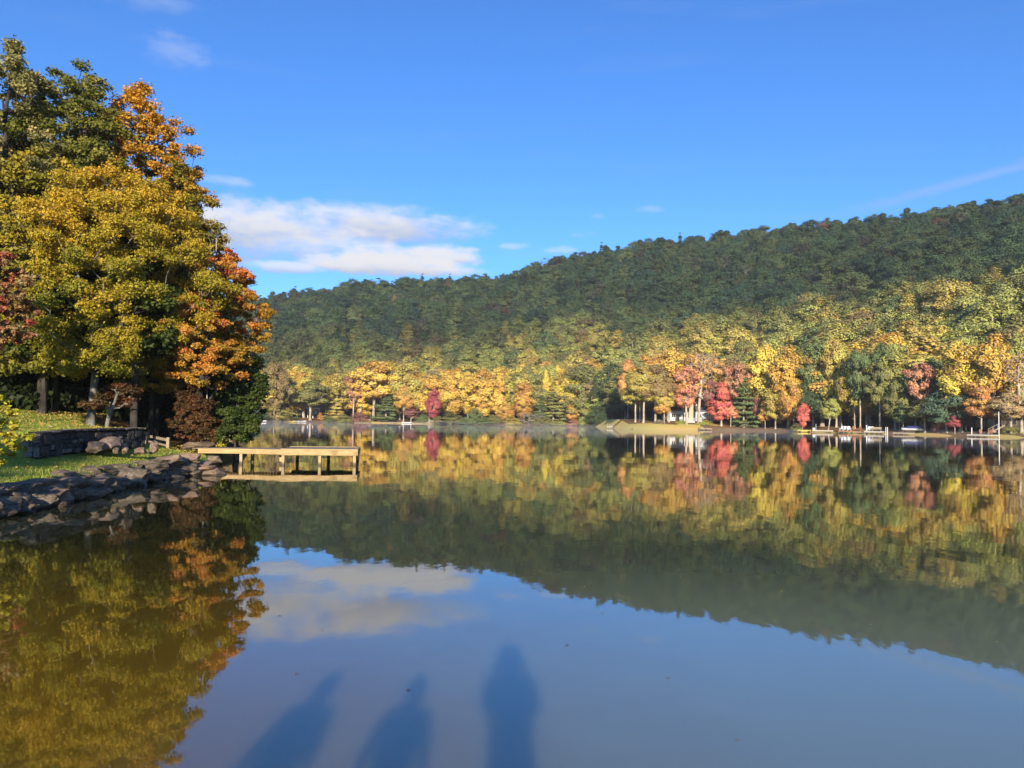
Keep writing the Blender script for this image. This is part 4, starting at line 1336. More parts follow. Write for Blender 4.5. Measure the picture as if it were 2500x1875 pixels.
C_YEL = [(0.11, 0.13, 0.013), (0.25, 0.235, 0.02), (0.44, 0.335, 0.028), (0.58, 0.385, 0.032), (0.66, 0.40, 0.04)]
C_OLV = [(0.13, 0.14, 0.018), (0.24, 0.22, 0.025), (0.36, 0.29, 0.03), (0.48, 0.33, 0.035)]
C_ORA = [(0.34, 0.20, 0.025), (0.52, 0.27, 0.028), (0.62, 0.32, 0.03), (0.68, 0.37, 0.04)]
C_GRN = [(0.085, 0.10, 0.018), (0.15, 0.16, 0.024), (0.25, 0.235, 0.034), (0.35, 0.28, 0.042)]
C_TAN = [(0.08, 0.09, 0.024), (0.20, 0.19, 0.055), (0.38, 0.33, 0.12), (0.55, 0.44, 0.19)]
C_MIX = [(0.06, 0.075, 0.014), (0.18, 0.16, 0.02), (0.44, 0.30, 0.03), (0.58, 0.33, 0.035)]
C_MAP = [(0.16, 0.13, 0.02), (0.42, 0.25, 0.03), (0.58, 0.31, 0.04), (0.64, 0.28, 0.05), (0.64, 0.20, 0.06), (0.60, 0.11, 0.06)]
C_SHADE = [(0.012, 0.022, 0.007), (0.025, 0.042, 0.011), (0.04, 0.062, 0.014)]  # near-black leaves: dimness under the canopy is put into their colour
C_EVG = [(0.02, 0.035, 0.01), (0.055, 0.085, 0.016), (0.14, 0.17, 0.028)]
C_RED = [(0.03, 0.03, 0.012), (0.08, 0.06, 0.02), (0.18, 0.07, 0.03), (0.09, 0.075, 0.02)]
C_DOG = [(0.16, 0.13, 0.05), (0.36, 0.26, 0.10), (0.40, 0.12, 0.06), (0.42, 0.05, 0.05)]
C_LIM = [(0.16, 0.19, 0.02), (0.34, 0.36, 0.03), (0.60, 0.52, 0.05), (0.70, 0.56, 0.06)]

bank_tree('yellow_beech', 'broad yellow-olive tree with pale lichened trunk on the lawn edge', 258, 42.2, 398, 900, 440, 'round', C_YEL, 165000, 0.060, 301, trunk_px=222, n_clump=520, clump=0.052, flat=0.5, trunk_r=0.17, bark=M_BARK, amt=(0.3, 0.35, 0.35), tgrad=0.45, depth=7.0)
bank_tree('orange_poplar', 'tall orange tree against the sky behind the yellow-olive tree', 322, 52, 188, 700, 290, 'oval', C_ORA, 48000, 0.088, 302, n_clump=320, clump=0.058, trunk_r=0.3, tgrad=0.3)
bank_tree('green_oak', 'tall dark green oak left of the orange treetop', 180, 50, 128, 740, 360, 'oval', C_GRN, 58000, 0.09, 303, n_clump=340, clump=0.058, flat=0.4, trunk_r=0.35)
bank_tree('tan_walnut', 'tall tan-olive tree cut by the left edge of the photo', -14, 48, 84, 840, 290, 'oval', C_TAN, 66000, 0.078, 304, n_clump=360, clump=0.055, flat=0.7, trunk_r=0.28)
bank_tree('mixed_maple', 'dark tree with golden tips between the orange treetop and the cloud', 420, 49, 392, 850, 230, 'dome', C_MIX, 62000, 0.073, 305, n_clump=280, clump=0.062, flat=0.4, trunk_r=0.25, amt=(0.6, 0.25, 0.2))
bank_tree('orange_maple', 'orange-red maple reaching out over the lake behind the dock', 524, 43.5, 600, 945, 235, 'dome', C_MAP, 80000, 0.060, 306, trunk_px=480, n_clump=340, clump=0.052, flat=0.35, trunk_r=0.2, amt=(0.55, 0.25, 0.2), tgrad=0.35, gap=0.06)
bank_tree('green_understorey_tree', 'dark green tree under the left side of the yellow-olive tree', 105, 45, 640, 905, 260, 'dome', C_GRN, 26000, 0.09, 307, n_clump=180, clump=0.07, flat=0.5, trunk_r=0.14)
bank_tree('olive_understorey_tree', 'olive-green tree between the yellow-olive tree and the orange maple', 370, 46, 640, 950, 230, 'dome', C_OLV, 34000, 0.085, 308, n_clump=200, clump=0.065, flat=0.5, trunk_r=0.13)
bank_tree('shore_evergreen', 'dark evergreen tree hanging over the water behind the dock', 578, 45, 835, 1062, 130, 'round', C_EVG, 26000, 0.075, 309, n_clump=90, clump=0.10, flat=0.6, trunk_r=0.12, bark=M_BARK_SHADE)
bank_tree('olive_maple', 'olive-gold tree filling the space between the yellow-olive and the tan-olive tree', 95, 46, 360, 860, 300, 'round', C_OLV, 34000, 0.10, 331, n_clump=240, clump=0.065, flat=0.5, trunk_r=0.12)
bank_tree('olive_maple', 'golden-olive tree showing right of and behind the yellow-olive tree', 385, 47.5, 520, 900, 220, 'round', C_OLV, 34000, 0.095, 332, n_clump=220, clump=0.065, flat=0.5, trunk_r=0.12)
bank_tree('dogwood', 'small dogwood turning red at the left edge of the photo', -30, 36, 610, 860, 170, 'round', C_DOG, 18000, 0.08, 310, trunk_px=-60, n_clump=180, clump=0.06, flat=0.5, trunk_r=0.10)
bank_tree('back_oak', 'dark tree behind the tall tan-olive tree', 60, 57, 220, 900, 330, 'oval', C_GRN, 26000, 0.14, 311, n_clump=110, clump=0.11, trunk_r=0.3)
bank_tree('back_oak', 'dark green tree filling the gap behind the yellow-olive tree', 290, 56, 420, 930, 380, 'round', C_GRN, 24000, 0.155, 312, n_clump=110, clump=0.12, trunk_r=0.3)
bank_tree('back_oak', 'dark tree behind the orange-red maple', 500, 54, 640, 1000, 200, 'round', C_GRN, 24000, 0.12, 313, n_clump=90, clump=0.13, trunk_r=0.25)
bank_tree('back_oak', 'dark tree low behind the green oak and the yellow tree', 150, 58, 480, 900, 340, 'round', C_GRN, 18000, 0.17, 314, n_clump=100, clump=0.13, trunk_r=0.3)
bank_tree('crooked_dogwood', 'small crooked tree with forked pale stems right of the lichened trunk', 282, 41, 925, 985, 110, 'dome', C_RED, 4500, 0.055, 315, trunk_px=258, n_clump=34, clump=0.12, flat=0.35, trunk_r=0.07, gap=0.3, bark=M_BARK)
bank_tree('brown_bush', 'dark red-brown bush right of the low timber fence', 466, 42.5, 978, 1050, 84, 'dome', C_RED, 9000, 0.05, 316, n_clump=90, clump=0.075, gap=0.2, flat=0.6, trunk_r=0.05, cat='shrub', group='shrubs by the dock')
bank_tree('rust_bush', 'rust-orange bush above and right of the red-brown bush', 478, 43, 930, 1030, 80, 'round', [(0.03, 0.025, 0.01), (0.10, 0.05, 0.02), (0.20, 0.085, 0.03)], 8000, 0.055, 317, n_clump=45, clump=0.12, flat=0.6, trunk_r=0.05, cat='shrub', group='shrubs by the dock')
bank_tree('lime_bush', 'small lime-yellow bush beside the landward end of the dock', 537, 41.5, 1050, 1088, 44, 'dome', C_LIM, 2600, 0.04, 318, n_clump=40, clump=0.10, flat=0.6, trunk_r=0.02, cat='shrub', group='shrubs by the dock', xy=(-14.6, 39.0), gap=0.25)
bank_tree('shore_shrub', 'dark green shrub at the waterline behind the small lime bush', 575, 41, 985, 1068, 90, 'dome', C_EVG, 12000, 0.055, 319, n_clump=50, clump=0.12, flat=0.6, trunk_r=0.05, cat='shrub', group='shrubs by the dock')
bank_tree('shore_shrub', 'dark shrub left of the lime bush, above the flat rock', 500, 42, 1000, 1068, 90, 'dome', C_RED, 11000, 0.055, 320, n_clump=50, clump=0.12, flat=0.6, trunk_r=0.05, cat='shrub', group='shrubs by the dock')
bank_tree('lime_shrub', 'yellow-green shrub at the left edge of the photo, nearest the viewer', -38, 20.3, 925, 1160, 140, 'oval', C_LIM, 3600, 0.042, 321, n_clump=80, clump=0.075, flat=0.7, trunk_r=0.02, cat='shrub', group='shrubs by the dock', gap=0.1, tip=0.005)
bank_tree('dead_tree', 'pale leafless twigs standing above the orange-red maple', 528, 43.5, 505, 640, 110, 'fan', C_TAN, 0, 0.1, 322, trunk_px=505, n_clump=30, clump=0.05, trunk_r=0.028, bark=M_TWIG, tip=0.005)
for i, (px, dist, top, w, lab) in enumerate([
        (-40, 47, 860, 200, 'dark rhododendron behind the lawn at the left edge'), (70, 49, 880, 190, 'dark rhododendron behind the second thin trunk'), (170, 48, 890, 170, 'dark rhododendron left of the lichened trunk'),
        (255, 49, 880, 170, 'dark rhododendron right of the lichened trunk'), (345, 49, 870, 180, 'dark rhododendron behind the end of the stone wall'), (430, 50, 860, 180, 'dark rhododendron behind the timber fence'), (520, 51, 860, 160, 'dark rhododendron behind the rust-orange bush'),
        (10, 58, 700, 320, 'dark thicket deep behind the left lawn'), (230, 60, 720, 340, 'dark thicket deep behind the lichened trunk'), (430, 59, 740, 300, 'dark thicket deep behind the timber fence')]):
    bank_tree('rhododendron', lab, px, dist, top, 1040, w, 'dome', C_SHADE, 6500, 0.17, 340 + i, n_clump=70, clump=0.13, flat=0.7, trunk_r=0.08, bark=M_BARK_SHADE, cat='shrub', group='dark shrubs under the trees')
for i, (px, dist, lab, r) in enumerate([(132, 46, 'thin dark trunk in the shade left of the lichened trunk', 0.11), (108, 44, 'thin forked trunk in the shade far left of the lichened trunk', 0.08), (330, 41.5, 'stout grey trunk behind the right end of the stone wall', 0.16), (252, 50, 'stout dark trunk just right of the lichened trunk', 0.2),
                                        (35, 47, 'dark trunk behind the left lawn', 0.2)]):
    bank_tree('shaded_tree', lab, px, dist, 600, 860, 170, 'dome', C_EVG, 7000, 0.11, 360 + i, n_clump=45, clump=0.13, flat=0.5, trunk_r=r, bark=M_BARK_SHADE)

# trees on the bank behind and left of the viewer: they throw the bars of shade on the lawn
for i, (x, y, H, W, b, g, lab) in enumerate([
        (-14.4, -14.0, 11.0, 3.6, 0.45, 0.4, 'thin young tree on the bank behind the viewer'),
        (-19.0, -9.0, 11.2, 7.0, 0.30, 0.3, 'slim tree on the bank behind the viewer, left'), (-27.0, -4.0, 10.6, 9.0, 0.25, 0.2, 'broad tree on the bank left of the viewer'), (-36.0, 0.0, 10.4, 10.0, 0.2, 0.1, 'broad tree further left of the viewer')]):
    bank_tree('shade_tree', lab, 0, 0, 0, 0, 0, 'round', C_GRN, 9000, 0.2, 380 + i, n_clump=60, clump=0.12,
              trunk_r=0.3, xy=(x, y), H=H, W=W, base=b, gap=g, group='trees behind the viewer')

# ------------------------------------------------------------------ grass and fallen leaves
def build_grass():
    rng = np.random.default_rng(50)
    n = 100000
    y = 14.5 + 29 * rng.uniform(0, 1, n) ** 1.15
    sx = np.interp(y, SX_Y, SX_X)
    x = sx - 0.25 - rng.uniform(0, 1, n) ** 1.2 * 15
    keep = ~((x < -14.3) & (x > -15.2) & (y > 23.5) & (y < 30.8))
    dens = 0.5 + 0.5 * np.sin(x * 1.3) * np.sin(y * 1.1 + x * 0.3)
    keep &= rng.uniform(0, 1, n) < 0.55 + 0.45 * dens
    keep &= ~((y > 37) & (rng.uniform(0, 1, n) < (y - 37) / 6))
    x, y = x[keep], y[keep]
    n = len(x)
    z = bank_height(x, y)
    h = rng.uniform(0.025, 0.06, n) * (1 + 0.6 * (np.interp(y, SX_Y, SX_X) - x < 0.7))
    a = rng.uniform(0, 6.28, n)
    wd = rng.uniform(0.006, 0.012, n)
    dx, dy = np.cos(a), np.sin(a)
    ln = rng.uniform(0.1, 0.7, n) * h
    b = rng.uniform(0, 6.28, n)
    V = np.empty((n, 4, 3))
    V[:, 0] = np.stack([x - dx * wd, y - dy * wd, z - 0.01], 1)
    V[:, 1] = np.stack([x + dx * wd, y + dy * wd, z - 0.01], 1)
    tx, ty = x + ln * np.cos(b), y + ln * np.sin(b)
    V[:, 2] = np.stack([tx + dx * wd * 0.2, ty + dy * wd * 0.2, z + h], 1)
    V[:, 3] = np.stack([tx - dx * wd * 0.2, ty - dy * wd * 0.2, z + h], 1)
    me = np_mesh('grass', V.reshape(-1, 3), np.arange(n * 4).reshape(n, 4))
    pal = np.array([(0.20, 0.28, 0.028), (0.30, 0.38, 0.045), (0.42, 0.44, 0.065), (0.52, 0.45, 0.13)])
    c = pal[rng.choice(4, n, p=[0.35, 0.35, 0.22, 0.08])] * rng.uniform(0.8, 1.2, (n, 1))
    add_color(me, 'leaf_colour', np.repeat(c, 4, 0))
    tag(link('grass', me, None, M_LEAF), 'short green lawn grass on the left bank', 'grass', kind='stuff')


def build_litter():
    rng = np.random.default_rng(51)
    n = 5200
    y = rng.uniform(19, 42, n)
    w = np.interp(y, [19, 28, 31, 36, 42], [0.05, 0.25, 1, 1, 0.9])
    x = np.interp(y, SX_Y, SX_X) - 0.5 - rng.uniform(0, 11, n)
    upper = (x < -15.2)
    keep = rng.uniform(0, 1, n) < np.where(upper, np.maximum(w, 0.45), w * 0.8)
    keep &= ~((x < -14.2) & (x > -15.3) & (y > 23.4) & (y < 30.9))
    x, y = x[keep], y[keep]
    n = len(x)
    pos = np.stack([x, y, bank_height(x, y) + 0.03 + rng.uniform(0, 0.03, n)], 1)
    V, F = leaf_quads(rng, pos, np.array([0, -0.25, 1]) + rng.normal(size=(n, 3)) * 0.45, 0.05, 0.7)
    me = np_mesh('fallen_leaves', V, F)
    pal = np.array([(0.62, 0.42, 0.08), (0.50, 0.27, 0.06), (0.60, 0.48, 0.18), (0.30, 0.14, 0.05)])
    add_color(me, 'leaf_colour', np.repeat(pal[rng.choice(4, n, p=[0.35, 0.25, 0.25, 0.15])] * rng.uniform(0.8, 1.15, (n, 1)), 4, 0))
    tag(link('fallen_leaves', me, None, M_LEAF), 'yellow and tan fallen leaves scattered on the lawn', 'leaves', kind='stuff')
    # a thin drift of leaves and specks afloat
    n = 420
    a = rng.uniform(0, 1, n)
    y = 3.5 + 26 * a ** 1.4
    x = np.where(rng.uniform(0, 1, n) < 0.6, np.interp(y, SX_Y, SX_X) + 0.2 + rng.exponential(0.7, n), rng.uniform(-8, 14, n))
    pos = np.stack([x, y, np.full(n, 0.006)], 1)
    V, F = leaf_quads(rng, pos, np.array([0, 0, 1]) + rng.normal(size=(n, 3)) * 0.04, 0.02, 0.6)
    me = np_mesh('floating_leaves', V, F)
    add_color(me, 'leaf_colour', np.repeat(pal[rng.choice(4, n)] * 0.8, 4, 0))
    tag(link('floating_leaves', me, None, M_LEAF), 'tiny leaves and specks afloat on the still water', 'leaves', kind='stuff')


build_grass()
build_litter()

# ------------------------------------------------------------------ rocks
def rock_mesh(seed, sub=4, cuts=13, rough=0.13, boxy=0.35):
    rnd = random.Random(seed)
    bm = bmesh.new()
    bmesh.ops.create_icosphere(bm, subdivisions=sub, radius=1.0)
    planes = []
    for _ in range(cuts):
        n = Vector((rnd.gauss(0, 1), rnd.gauss(0, 1), rnd.gauss(0, 0.9))).normalized()
        planes.append((n, rnd.uniform(0.52, 0.82)))
    for ax in ((1, 0, 0), (-1, 0, 0), (0, 1, 0), (0, -1, 0), (0, 0, 1), (0, 0, -1)):
        n = (Vector(ax) + Vector((rnd.gauss(0, 0.12), rnd.gauss(0, 0.12), rnd.gauss(0, 0.12)))).normalized()
        planes.append((n, rnd.uniform(0.66, 0.8)))
    off = Vector((rnd.uniform(0, 99), rnd.uniform(0, 99), rnd.uniform(0, 99)))
    for v in bm.verts:
        p = v.co.copy()
        for n, d in planes:
            k = p.dot(n) - d
            if k > 0:
                p -= n * k * 0.97
        f = mnoise.fractal(p * 1.6 + off, 0.9, 2.1, 5)
        g = mnoise.fractal(Vector((p.x, p.y, p.z * 4.0)) * 1.8 + off, 0.8, 2.2, 4)
        v.co = p * (1 + rough * f + rough * 0.6 * g)
    me = bpy.data.meshes.new('boulder')
    bm.to_mesh(me)
    bm.free()
    # normalise to a unit box
    co = np.empty(len(me.vertices) * 3, np.float32)
    me.vertices.foreach_get('co', co)
    co = co.reshape(-1, 3)
    co = (co - (co.max(0) + co.min(0)) / 2) / (co.max(0) - co.min(0))
    me.vertices.foreach_set('co', co.ravel())
    for p in me.polygons:
        p.use_smooth = True
    me.update()
    me.set_sharp_from_angle(angle=rad(24))
    return me


def shoreline_d(px):
    return float(np.interp(px, [-120, 0, 150, 280, 440, 530], [19.0, 20.2, 22.2, 26.5, 31.0, 31.8]))


# centre pixel, size in pixels, depth factor, how far behind the waterline, material, tilt, label
BOULDERS = [
    (-46, 1236, 120, 70, 1.0, 0.3, M_ROCK, 0, 'dark boulder cut by the left edge of the photo'),
    (28, 1214, 66, 48, 1.2, 0.6, M_ROCK, 6, 'red-brown block with pale broken corner, upper row at the far left'),
    (32, 1248, 92, 34, 1.0, 0.2, M_ROCK, -4, 'low grey slab at the waterline at the far left'),
    (94, 1208, 84, 44, 1.3, 0.7, M_ROCK, 10, 'sloping dark slab right of the red-brown block'),
    (99, 1241, 32, 22, 1.0, 0.05, M_ROCK_TAN, 5, 'small tan stone at the waterline, lower left'),
    (127, 1236, 24, 28, 1.0, 0.05, M_ROCK_TAN, -12, 'small brown stone right of the tan stone'),
    (118, 1222, 40, 24, 1.0, 0.25, M_ROCK, 8, 'dark wedge above the small brown stone'),
    (160, 1184, 82, 38, 1.2, 0.8, M_ROCK, -5, 'long dark boulder on the lawn edge above the big low slab'),
    (198, 1214, 108, 40, 1.1, 0.25, M_ROCK, -9, 'big low slab at the waterline with a reddish top'),
    (243, 1182, 82, 54, 1.1, 0.5, M_ROCK, 0, 'dark rounded boulder left of the biggest one'),
    (250, 1206, 56, 30, 1.0, 0.15, M_ROCK, 0, 'grey block at the waterline under the dark rounded boulder'),
    (302, 1168, 94, 60, 1.1, 0.55, M_ROCK, 4, 'biggest dark boulder of the shore, speckled with lichen'),
    (298, 1194, 40, 20, 1.0, 0.1, M_ROCK, 0, 'small dark rock below the biggest boulder'),
    (362, 1140, 66, 34, 1.3, 0.8, M_ROCK, -6, 'grey block with pale top right of the biggest boulder'),
    (360, 1174, 34, 36, 1.0, 0.25, M_ROCK, 0, 'upright grey block at the waterline below the pale-topped block'),
    (408, 1166, 64, 32, 1.1, 0.25, M_ROCK, -8, 'low grey rock sloping to the water left of the orange wedge'),
    (398, 1131, 60, 34, 1.4, 0.9, M_ROCK_TAN, -10, 'flat pale boulder flush with the lawn'),
    (437, 1150, 22, 36, 1.0, 0.1, M_ROCK_TAN, 0, 'narrow orange-brown wedge standing at the waterline'),
    (430, 1128, 44, 34, 1.2, 0.6, M_ROCK, 0, 'dark rock above the narrow orange wedge'),
    (462, 1146, 46, 36, 1.1, 0.2, M_ROCK, 12, 'grey boulder right of the orange wedge'),
    (450, 1120, 52, 28, 1.3, 0.8, M_ROCK_TAN, 0, 'sunlit brown boulder below the end of the dock'),
    (486, 1124, 32, 24, 1.1, 4.6, M_ROCK, 0, 'dark round rock under the landward end of the dock'),
    (484, 1132, 34, 26, 1.2, 3.5, M_ROCK_TAN, 8, 'small tan rock under the dock'),
    (497, 1146, 42, 15, 1.3, 0.15, M_ROCK_TAN, -10, 'flat tan slab lying at the waterline beside the dock'),
    (521, 1154, 46, 26, 1.2, 0.0, M_ROCK_TAN, 0, 'tan rock nearest the dock post, rising from the water'),
    (516, 1124, 36, 24, 1.3, 8.0, M_ROCK_TAN, 0, 'pale rock in the shade beneath the dock'),
    (486, 1087, 46, 18, 1.4, 11.0, M_ROCK, 0, 'flat grey rock behind the landward end of the dock'),
]
RM = [rock_mesh(900 + i) for i in range(9)]
RMT = [m.copy() for m in RM]
for m in RM:
    m.materials.append(M_ROCK)
for m in RMT:
    m.materials.append(M_ROCK_TAN)


def put_rock(name, i, c, size, mat, rz, tilt, label, group):
    me = (RMT if mat is M_ROCK_TAN else RM)[i % 9]
    o = bpy.data.objects.new(name, me)
    COL.objects.link(o)
    o.location = c
    o.scale = size
    o.rotation_euler = (rad(tilt * 0.4), rad(tilt), rz)
    tag(o, label, 'rock', group)
    return o


rr_ = random.Random(4)
for i, (px, py, w, h, df, back, mat, tilt, lab) in enumerate(BOULDERS):
    dist = shoreline_d(px) + back * 0.8 + 0.4
    c = PD(px, py, dist)
    fe = math.hypot(FPX, px - 1250)
    W, Hh = w * dist / fe * 1.22, h * dist / fe * 0.98
    # the shore runs away from the viewer: a rock's seen width mixes its depth
    put_rock('boulder', i, c, (W * 0.95 * df, W * 1.05, Hh), mat, rr_.uniform(-0.4, 0.4), tilt, lab, 'boulders edging the shore')
# a lower course of flat ledge stones closes the shore edge
for i in range(17):
    y = 16.2 + i * 0.86 + rr_.uniform(-0.12, 0.12)
    x = float(np.interp(y, SX_Y, SX_X)) - 0.14 + rr_.uniform(-0.1, 0.08)
    put_rock('ledge_stone', i + 5, (x, y, 0.16 + rr_.uniform(-0.04, 0.08)), (rr_.uniform(0.75, 1.0), rr_.uniform(1.0, 1.35), rr_.uniform(0.42, 0.6)), M_ROCK_TAN if i % 6 == 4 else M_ROCK, rr_.uniform(-0.25, 0.25), rr_.uniform(-5, 5), f'flat ledge stone low in the shore edge, {ORD[i]} from the left', 'ledge stones of the shore edge')
for i in range(15):
    y = 16.8 + i * 0.92 + rr_.uniform(-0.15, 0.15)
    x = float(np.interp(y, SX_Y, SX_X)) - 0.55 + rr_.uniform(-0.12, 0.1)
    put_rock('ledge_stone', i + 2, (x, y, 0.46 + rr_.uniform(-0.05, 0.06)), (rr_.uniform(0.7, 0.95), rr_.uniform(0.9, 1.25), rr_.uniform(0.34, 0.5)), M_ROCK, rr_.uniform(-0.3, 0.3), rr_.uniform(-6, 6), f'flat stone of the upper course at the lawn edge, {ORD[i]} from the left', 'ledge stones of the shore edge')
# small rubble chinking the gaps
for i in range(16):
    y = 16.5 + i * 0.9 + rr_.uniform(-0.2, 0.2)
    x = float(np.interp(y, SX_Y, SX_X)) + rr_.uniform(-0.12, 0.2)
    s = rr_.uniform(0.22, 0.42)
    o = put_rock('rubble_stone', i + 3, (x, y, rr_.uniform(0.0, 0.1)), (s, s * rr_.uniform(0.8, 1.5), s * 0.7), M_ROCK, rr_.uniform(0, 6), rr_.uniform(-20, 20), f'small dark stone wedged at the waterline, {ORD[i]} from the left', 'rubble at the waterline')

# stones standing on the lawn in front of the wall
for i, (px, py, w, h, dist, mat, lab) in enumerate([
        (264, 1085, 90, 30, 31.0, M_ROCK_TAN, 'long sunlit tan boulder leaning against the stone wall'),
        (232, 1093, 70, 22, 30.0, M_ROCK, 'dark low rock at the foot of the wall corner'),
        (282, 1100, 22, 12, 30.2, M_ROCK_TAN, 'small maroon stone, first of the low row on the lawn'),
        (306, 1100, 26, 15, 30.3, M_ROCK_TAN, 'lichened grey stone, second of the low row on the lawn'),
        (345, 1101, 50, 14, 30.4, M_ROCK_TAN, 'long pinkish slab, third of the low row on the lawn'),
        (376, 1094, 34, 22, 31.2, M_ROCK_TAN, 'upright tan stone at the right end of the low row')]):
    fe = math.hypot(FPX, px - 1250)
    c = PD(px, py, dist)
    W = w * dist / fe
    Hh = h * dist / fe * 1.35
    put_rock('lawn_stone', i + 2, c, (W * 0.62, W * 1.1, Hh), mat, 0.5, 2, lab, 'stones set out on the lawn')

# ------------------------------------------------------------------ dry-stone retaining wall
def block_mesh(seed):
    rnd = random.Random(seed)
    bm = bmesh.new()
    bmesh.ops.create_cube(bm, size=1.0)
    bmesh.ops.subdivide_edges(bm, edges=bm.edges[:], cuts=1, use_grid_fill=True)
    for v in bm.verts:
        k = abs(v.co.x) + abs(v.co.y) + abs(v.co.z)
        s = 0.93 if k > 1.2 else (0.98 if k > 0.8 else 1.04)
        v.co = Vector((v.co.x * s, v.co.y * s, v.co.z * s)) + Vector((rnd.uniform(-0.05, 0.05), rnd.uniform(-0.06, 0.06), rnd.uniform(-0.06, 0.06)))
    me = bpy.data.meshes.new('stone')
    bm.to_mesh(me)
    bm.free()
    return me


def build_wall(name, label, a, b, zt0, zt1, zb0, zb1, thick, end_at_a, seed):
    rnd = random.Random(seed)
    d = (b - a)
    L = d.length
    u = d.normalized()
    nrm = Vector((u.y, -u.x, 0))            # the face that looks to the lake
    rz = math.atan2(u.y, u.x)
    e = empty(name, (a.x, a.y, zb0))
    inv = Vector((a.x, a.y, zb0))
    meshes = []
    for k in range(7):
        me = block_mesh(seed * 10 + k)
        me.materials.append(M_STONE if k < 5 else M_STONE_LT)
        meshes.append(me)
    m = MB()
    zc0, zc1 = zb0 - 0.25, zt0 - 0.07
    p = [a + u * 0.06 - nrm * 0.06, b - u * 0.02 - nrm * 0.06, b - u * 0.02 - nrm * thick, a + u * 0.06 - nrm * thick]
    lo = [zb0 - 0.3, zb1 - 0.3, zb1 - 0.3, zb0 - 0.3]
    hi = [zt0 - 0.05, zt1 - 0.05, zt1 - 0.05, zt0 - 0.05]
    vs = [Vector((q.x, q.y, z)) - inv for q, z in zip(p, lo)] + [Vector((q.x, q.y, z)) - inv for q, z in zip(p, hi)]
    m.v = vs
    m.f = [[0, 3, 2, 1], [4, 5, 6, 7], [0, 1, 5, 4], [1, 2, 6, 5], [2, 3, 7, 6], [3, 0, 4, 7]]
    m.obj('wall_core', M_MORTAR, e)

    def stone(c, sx, sy, sz, r, pale):
        o = bpy.data.objects.new('stone', meshes[rnd.choice([5, 6]) if pale else rnd.randrange(5)])
        COL.objects.link(o)
        o.parent = e
        o.location = c - inv
        o.scale = (sx, sy, sz)
        o.rotation_euler = (rnd.uniform(-0.05, 0.05), rnd.uniform(-0.05, 0.05), r + rnd.uniform(-0.06, 0.06))
    # courses of the long face
    z = 0.0
    Hh = (zt0 - zb0)
    while z < Hh + 0.02:
        hcourse = rnd.uniform(0.11, 0.22)
        s = rnd.uniform(-0.1, 0.05)
        while s < L:
            ln = rnd.uniform(0.16, 0.46)
            if s + ln > L - 0.02:
                ln = max(L - s, 0.12)
            f = min(max((s + ln / 2) / L, 0), 1)
            zbase = zb0 + (zb1 - zb0) * f - 0.05
            zt = zt0 + (zt1 - zt0) * f
            zz = zbase + (z + hcourse / 2) * (zt - zbase) / (Hh + 0.05)
            if zz + hcourse / 2 < zt + 0.03:
                c = a + u * (s + ln / 2) - nrm * (0.10 - rnd.uniform(-0.025, 0.045))
                big = rnd.random() < 0.14
                stone(Vector((c.x, c.y, zz + rnd.uniform(-0.03, 0.03))) + nrm * (0.03 if big else 0), (ln - 0.018) * rnd.uniform(0.8, 1.1) * (1.25 if big else 1), rnd.uniform(0.2, 0.26), (hcourse - 0.012) * rnd.uniform(0.75, 1.1) * (1.6 if big else 1), rz, rnd.random() < 0.12)
            s += ln
        z += hcourse
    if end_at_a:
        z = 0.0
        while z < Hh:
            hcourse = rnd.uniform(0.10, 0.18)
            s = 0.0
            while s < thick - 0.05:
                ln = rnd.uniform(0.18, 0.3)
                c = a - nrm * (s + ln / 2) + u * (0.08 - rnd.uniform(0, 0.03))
                stone(Vector((c.x, c.y, zb0 - 0.04 + z + hcourse / 2)), 0.22, ln - 0.02, hcourse - 0.012, rz, rnd.random() < 0.45)  # more pale stones here paint the sunlit end brighter than the long face
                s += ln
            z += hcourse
    # cap stones
    s = 0.0
    while s < L - 0.05:
        ln = min(rnd.uniform(0.35, 0.7), L - s)
        f = (s + ln / 2) / L
        c = a + u * (s + ln / 2) - nrm * (thick / 2 - 0.02)
        o = bpy.data.objects.new('cap_stone', meshes[rnd.choice([0, 2, 5])])
        COL.objects.link(o)
        o.parent = e
        o.location = Vector((c.x, c.y, zt0 + (zt1 - zt0) * f - 0.005)) - inv
        o.scale = (ln - 0.012, thick + 0.08, 0.07)
        o.rotation_euler = (0, math.atan2(zt0 - zt1, L), rz + rnd.uniform(-0.02, 0.02))
        s += ln
    tag(e, label, 'wall', 'stone retaining walls on the lawn')


build_wall('stone_wall', 'dark stone wall on the lawn, nearer section with the lit end face', WALL_A, WALL_B, 1.68, 1.74, 0.98, 1.02, 0.36, True, 61)
build_wall('stone_wall', 'stone wall running on to the right behind the tan boulder', WALL_B + Vector((-0.12, 0.03, 0)), WALL_C, 1.73, 1.75, 1.02, 1.08, 0.5, False, 62)

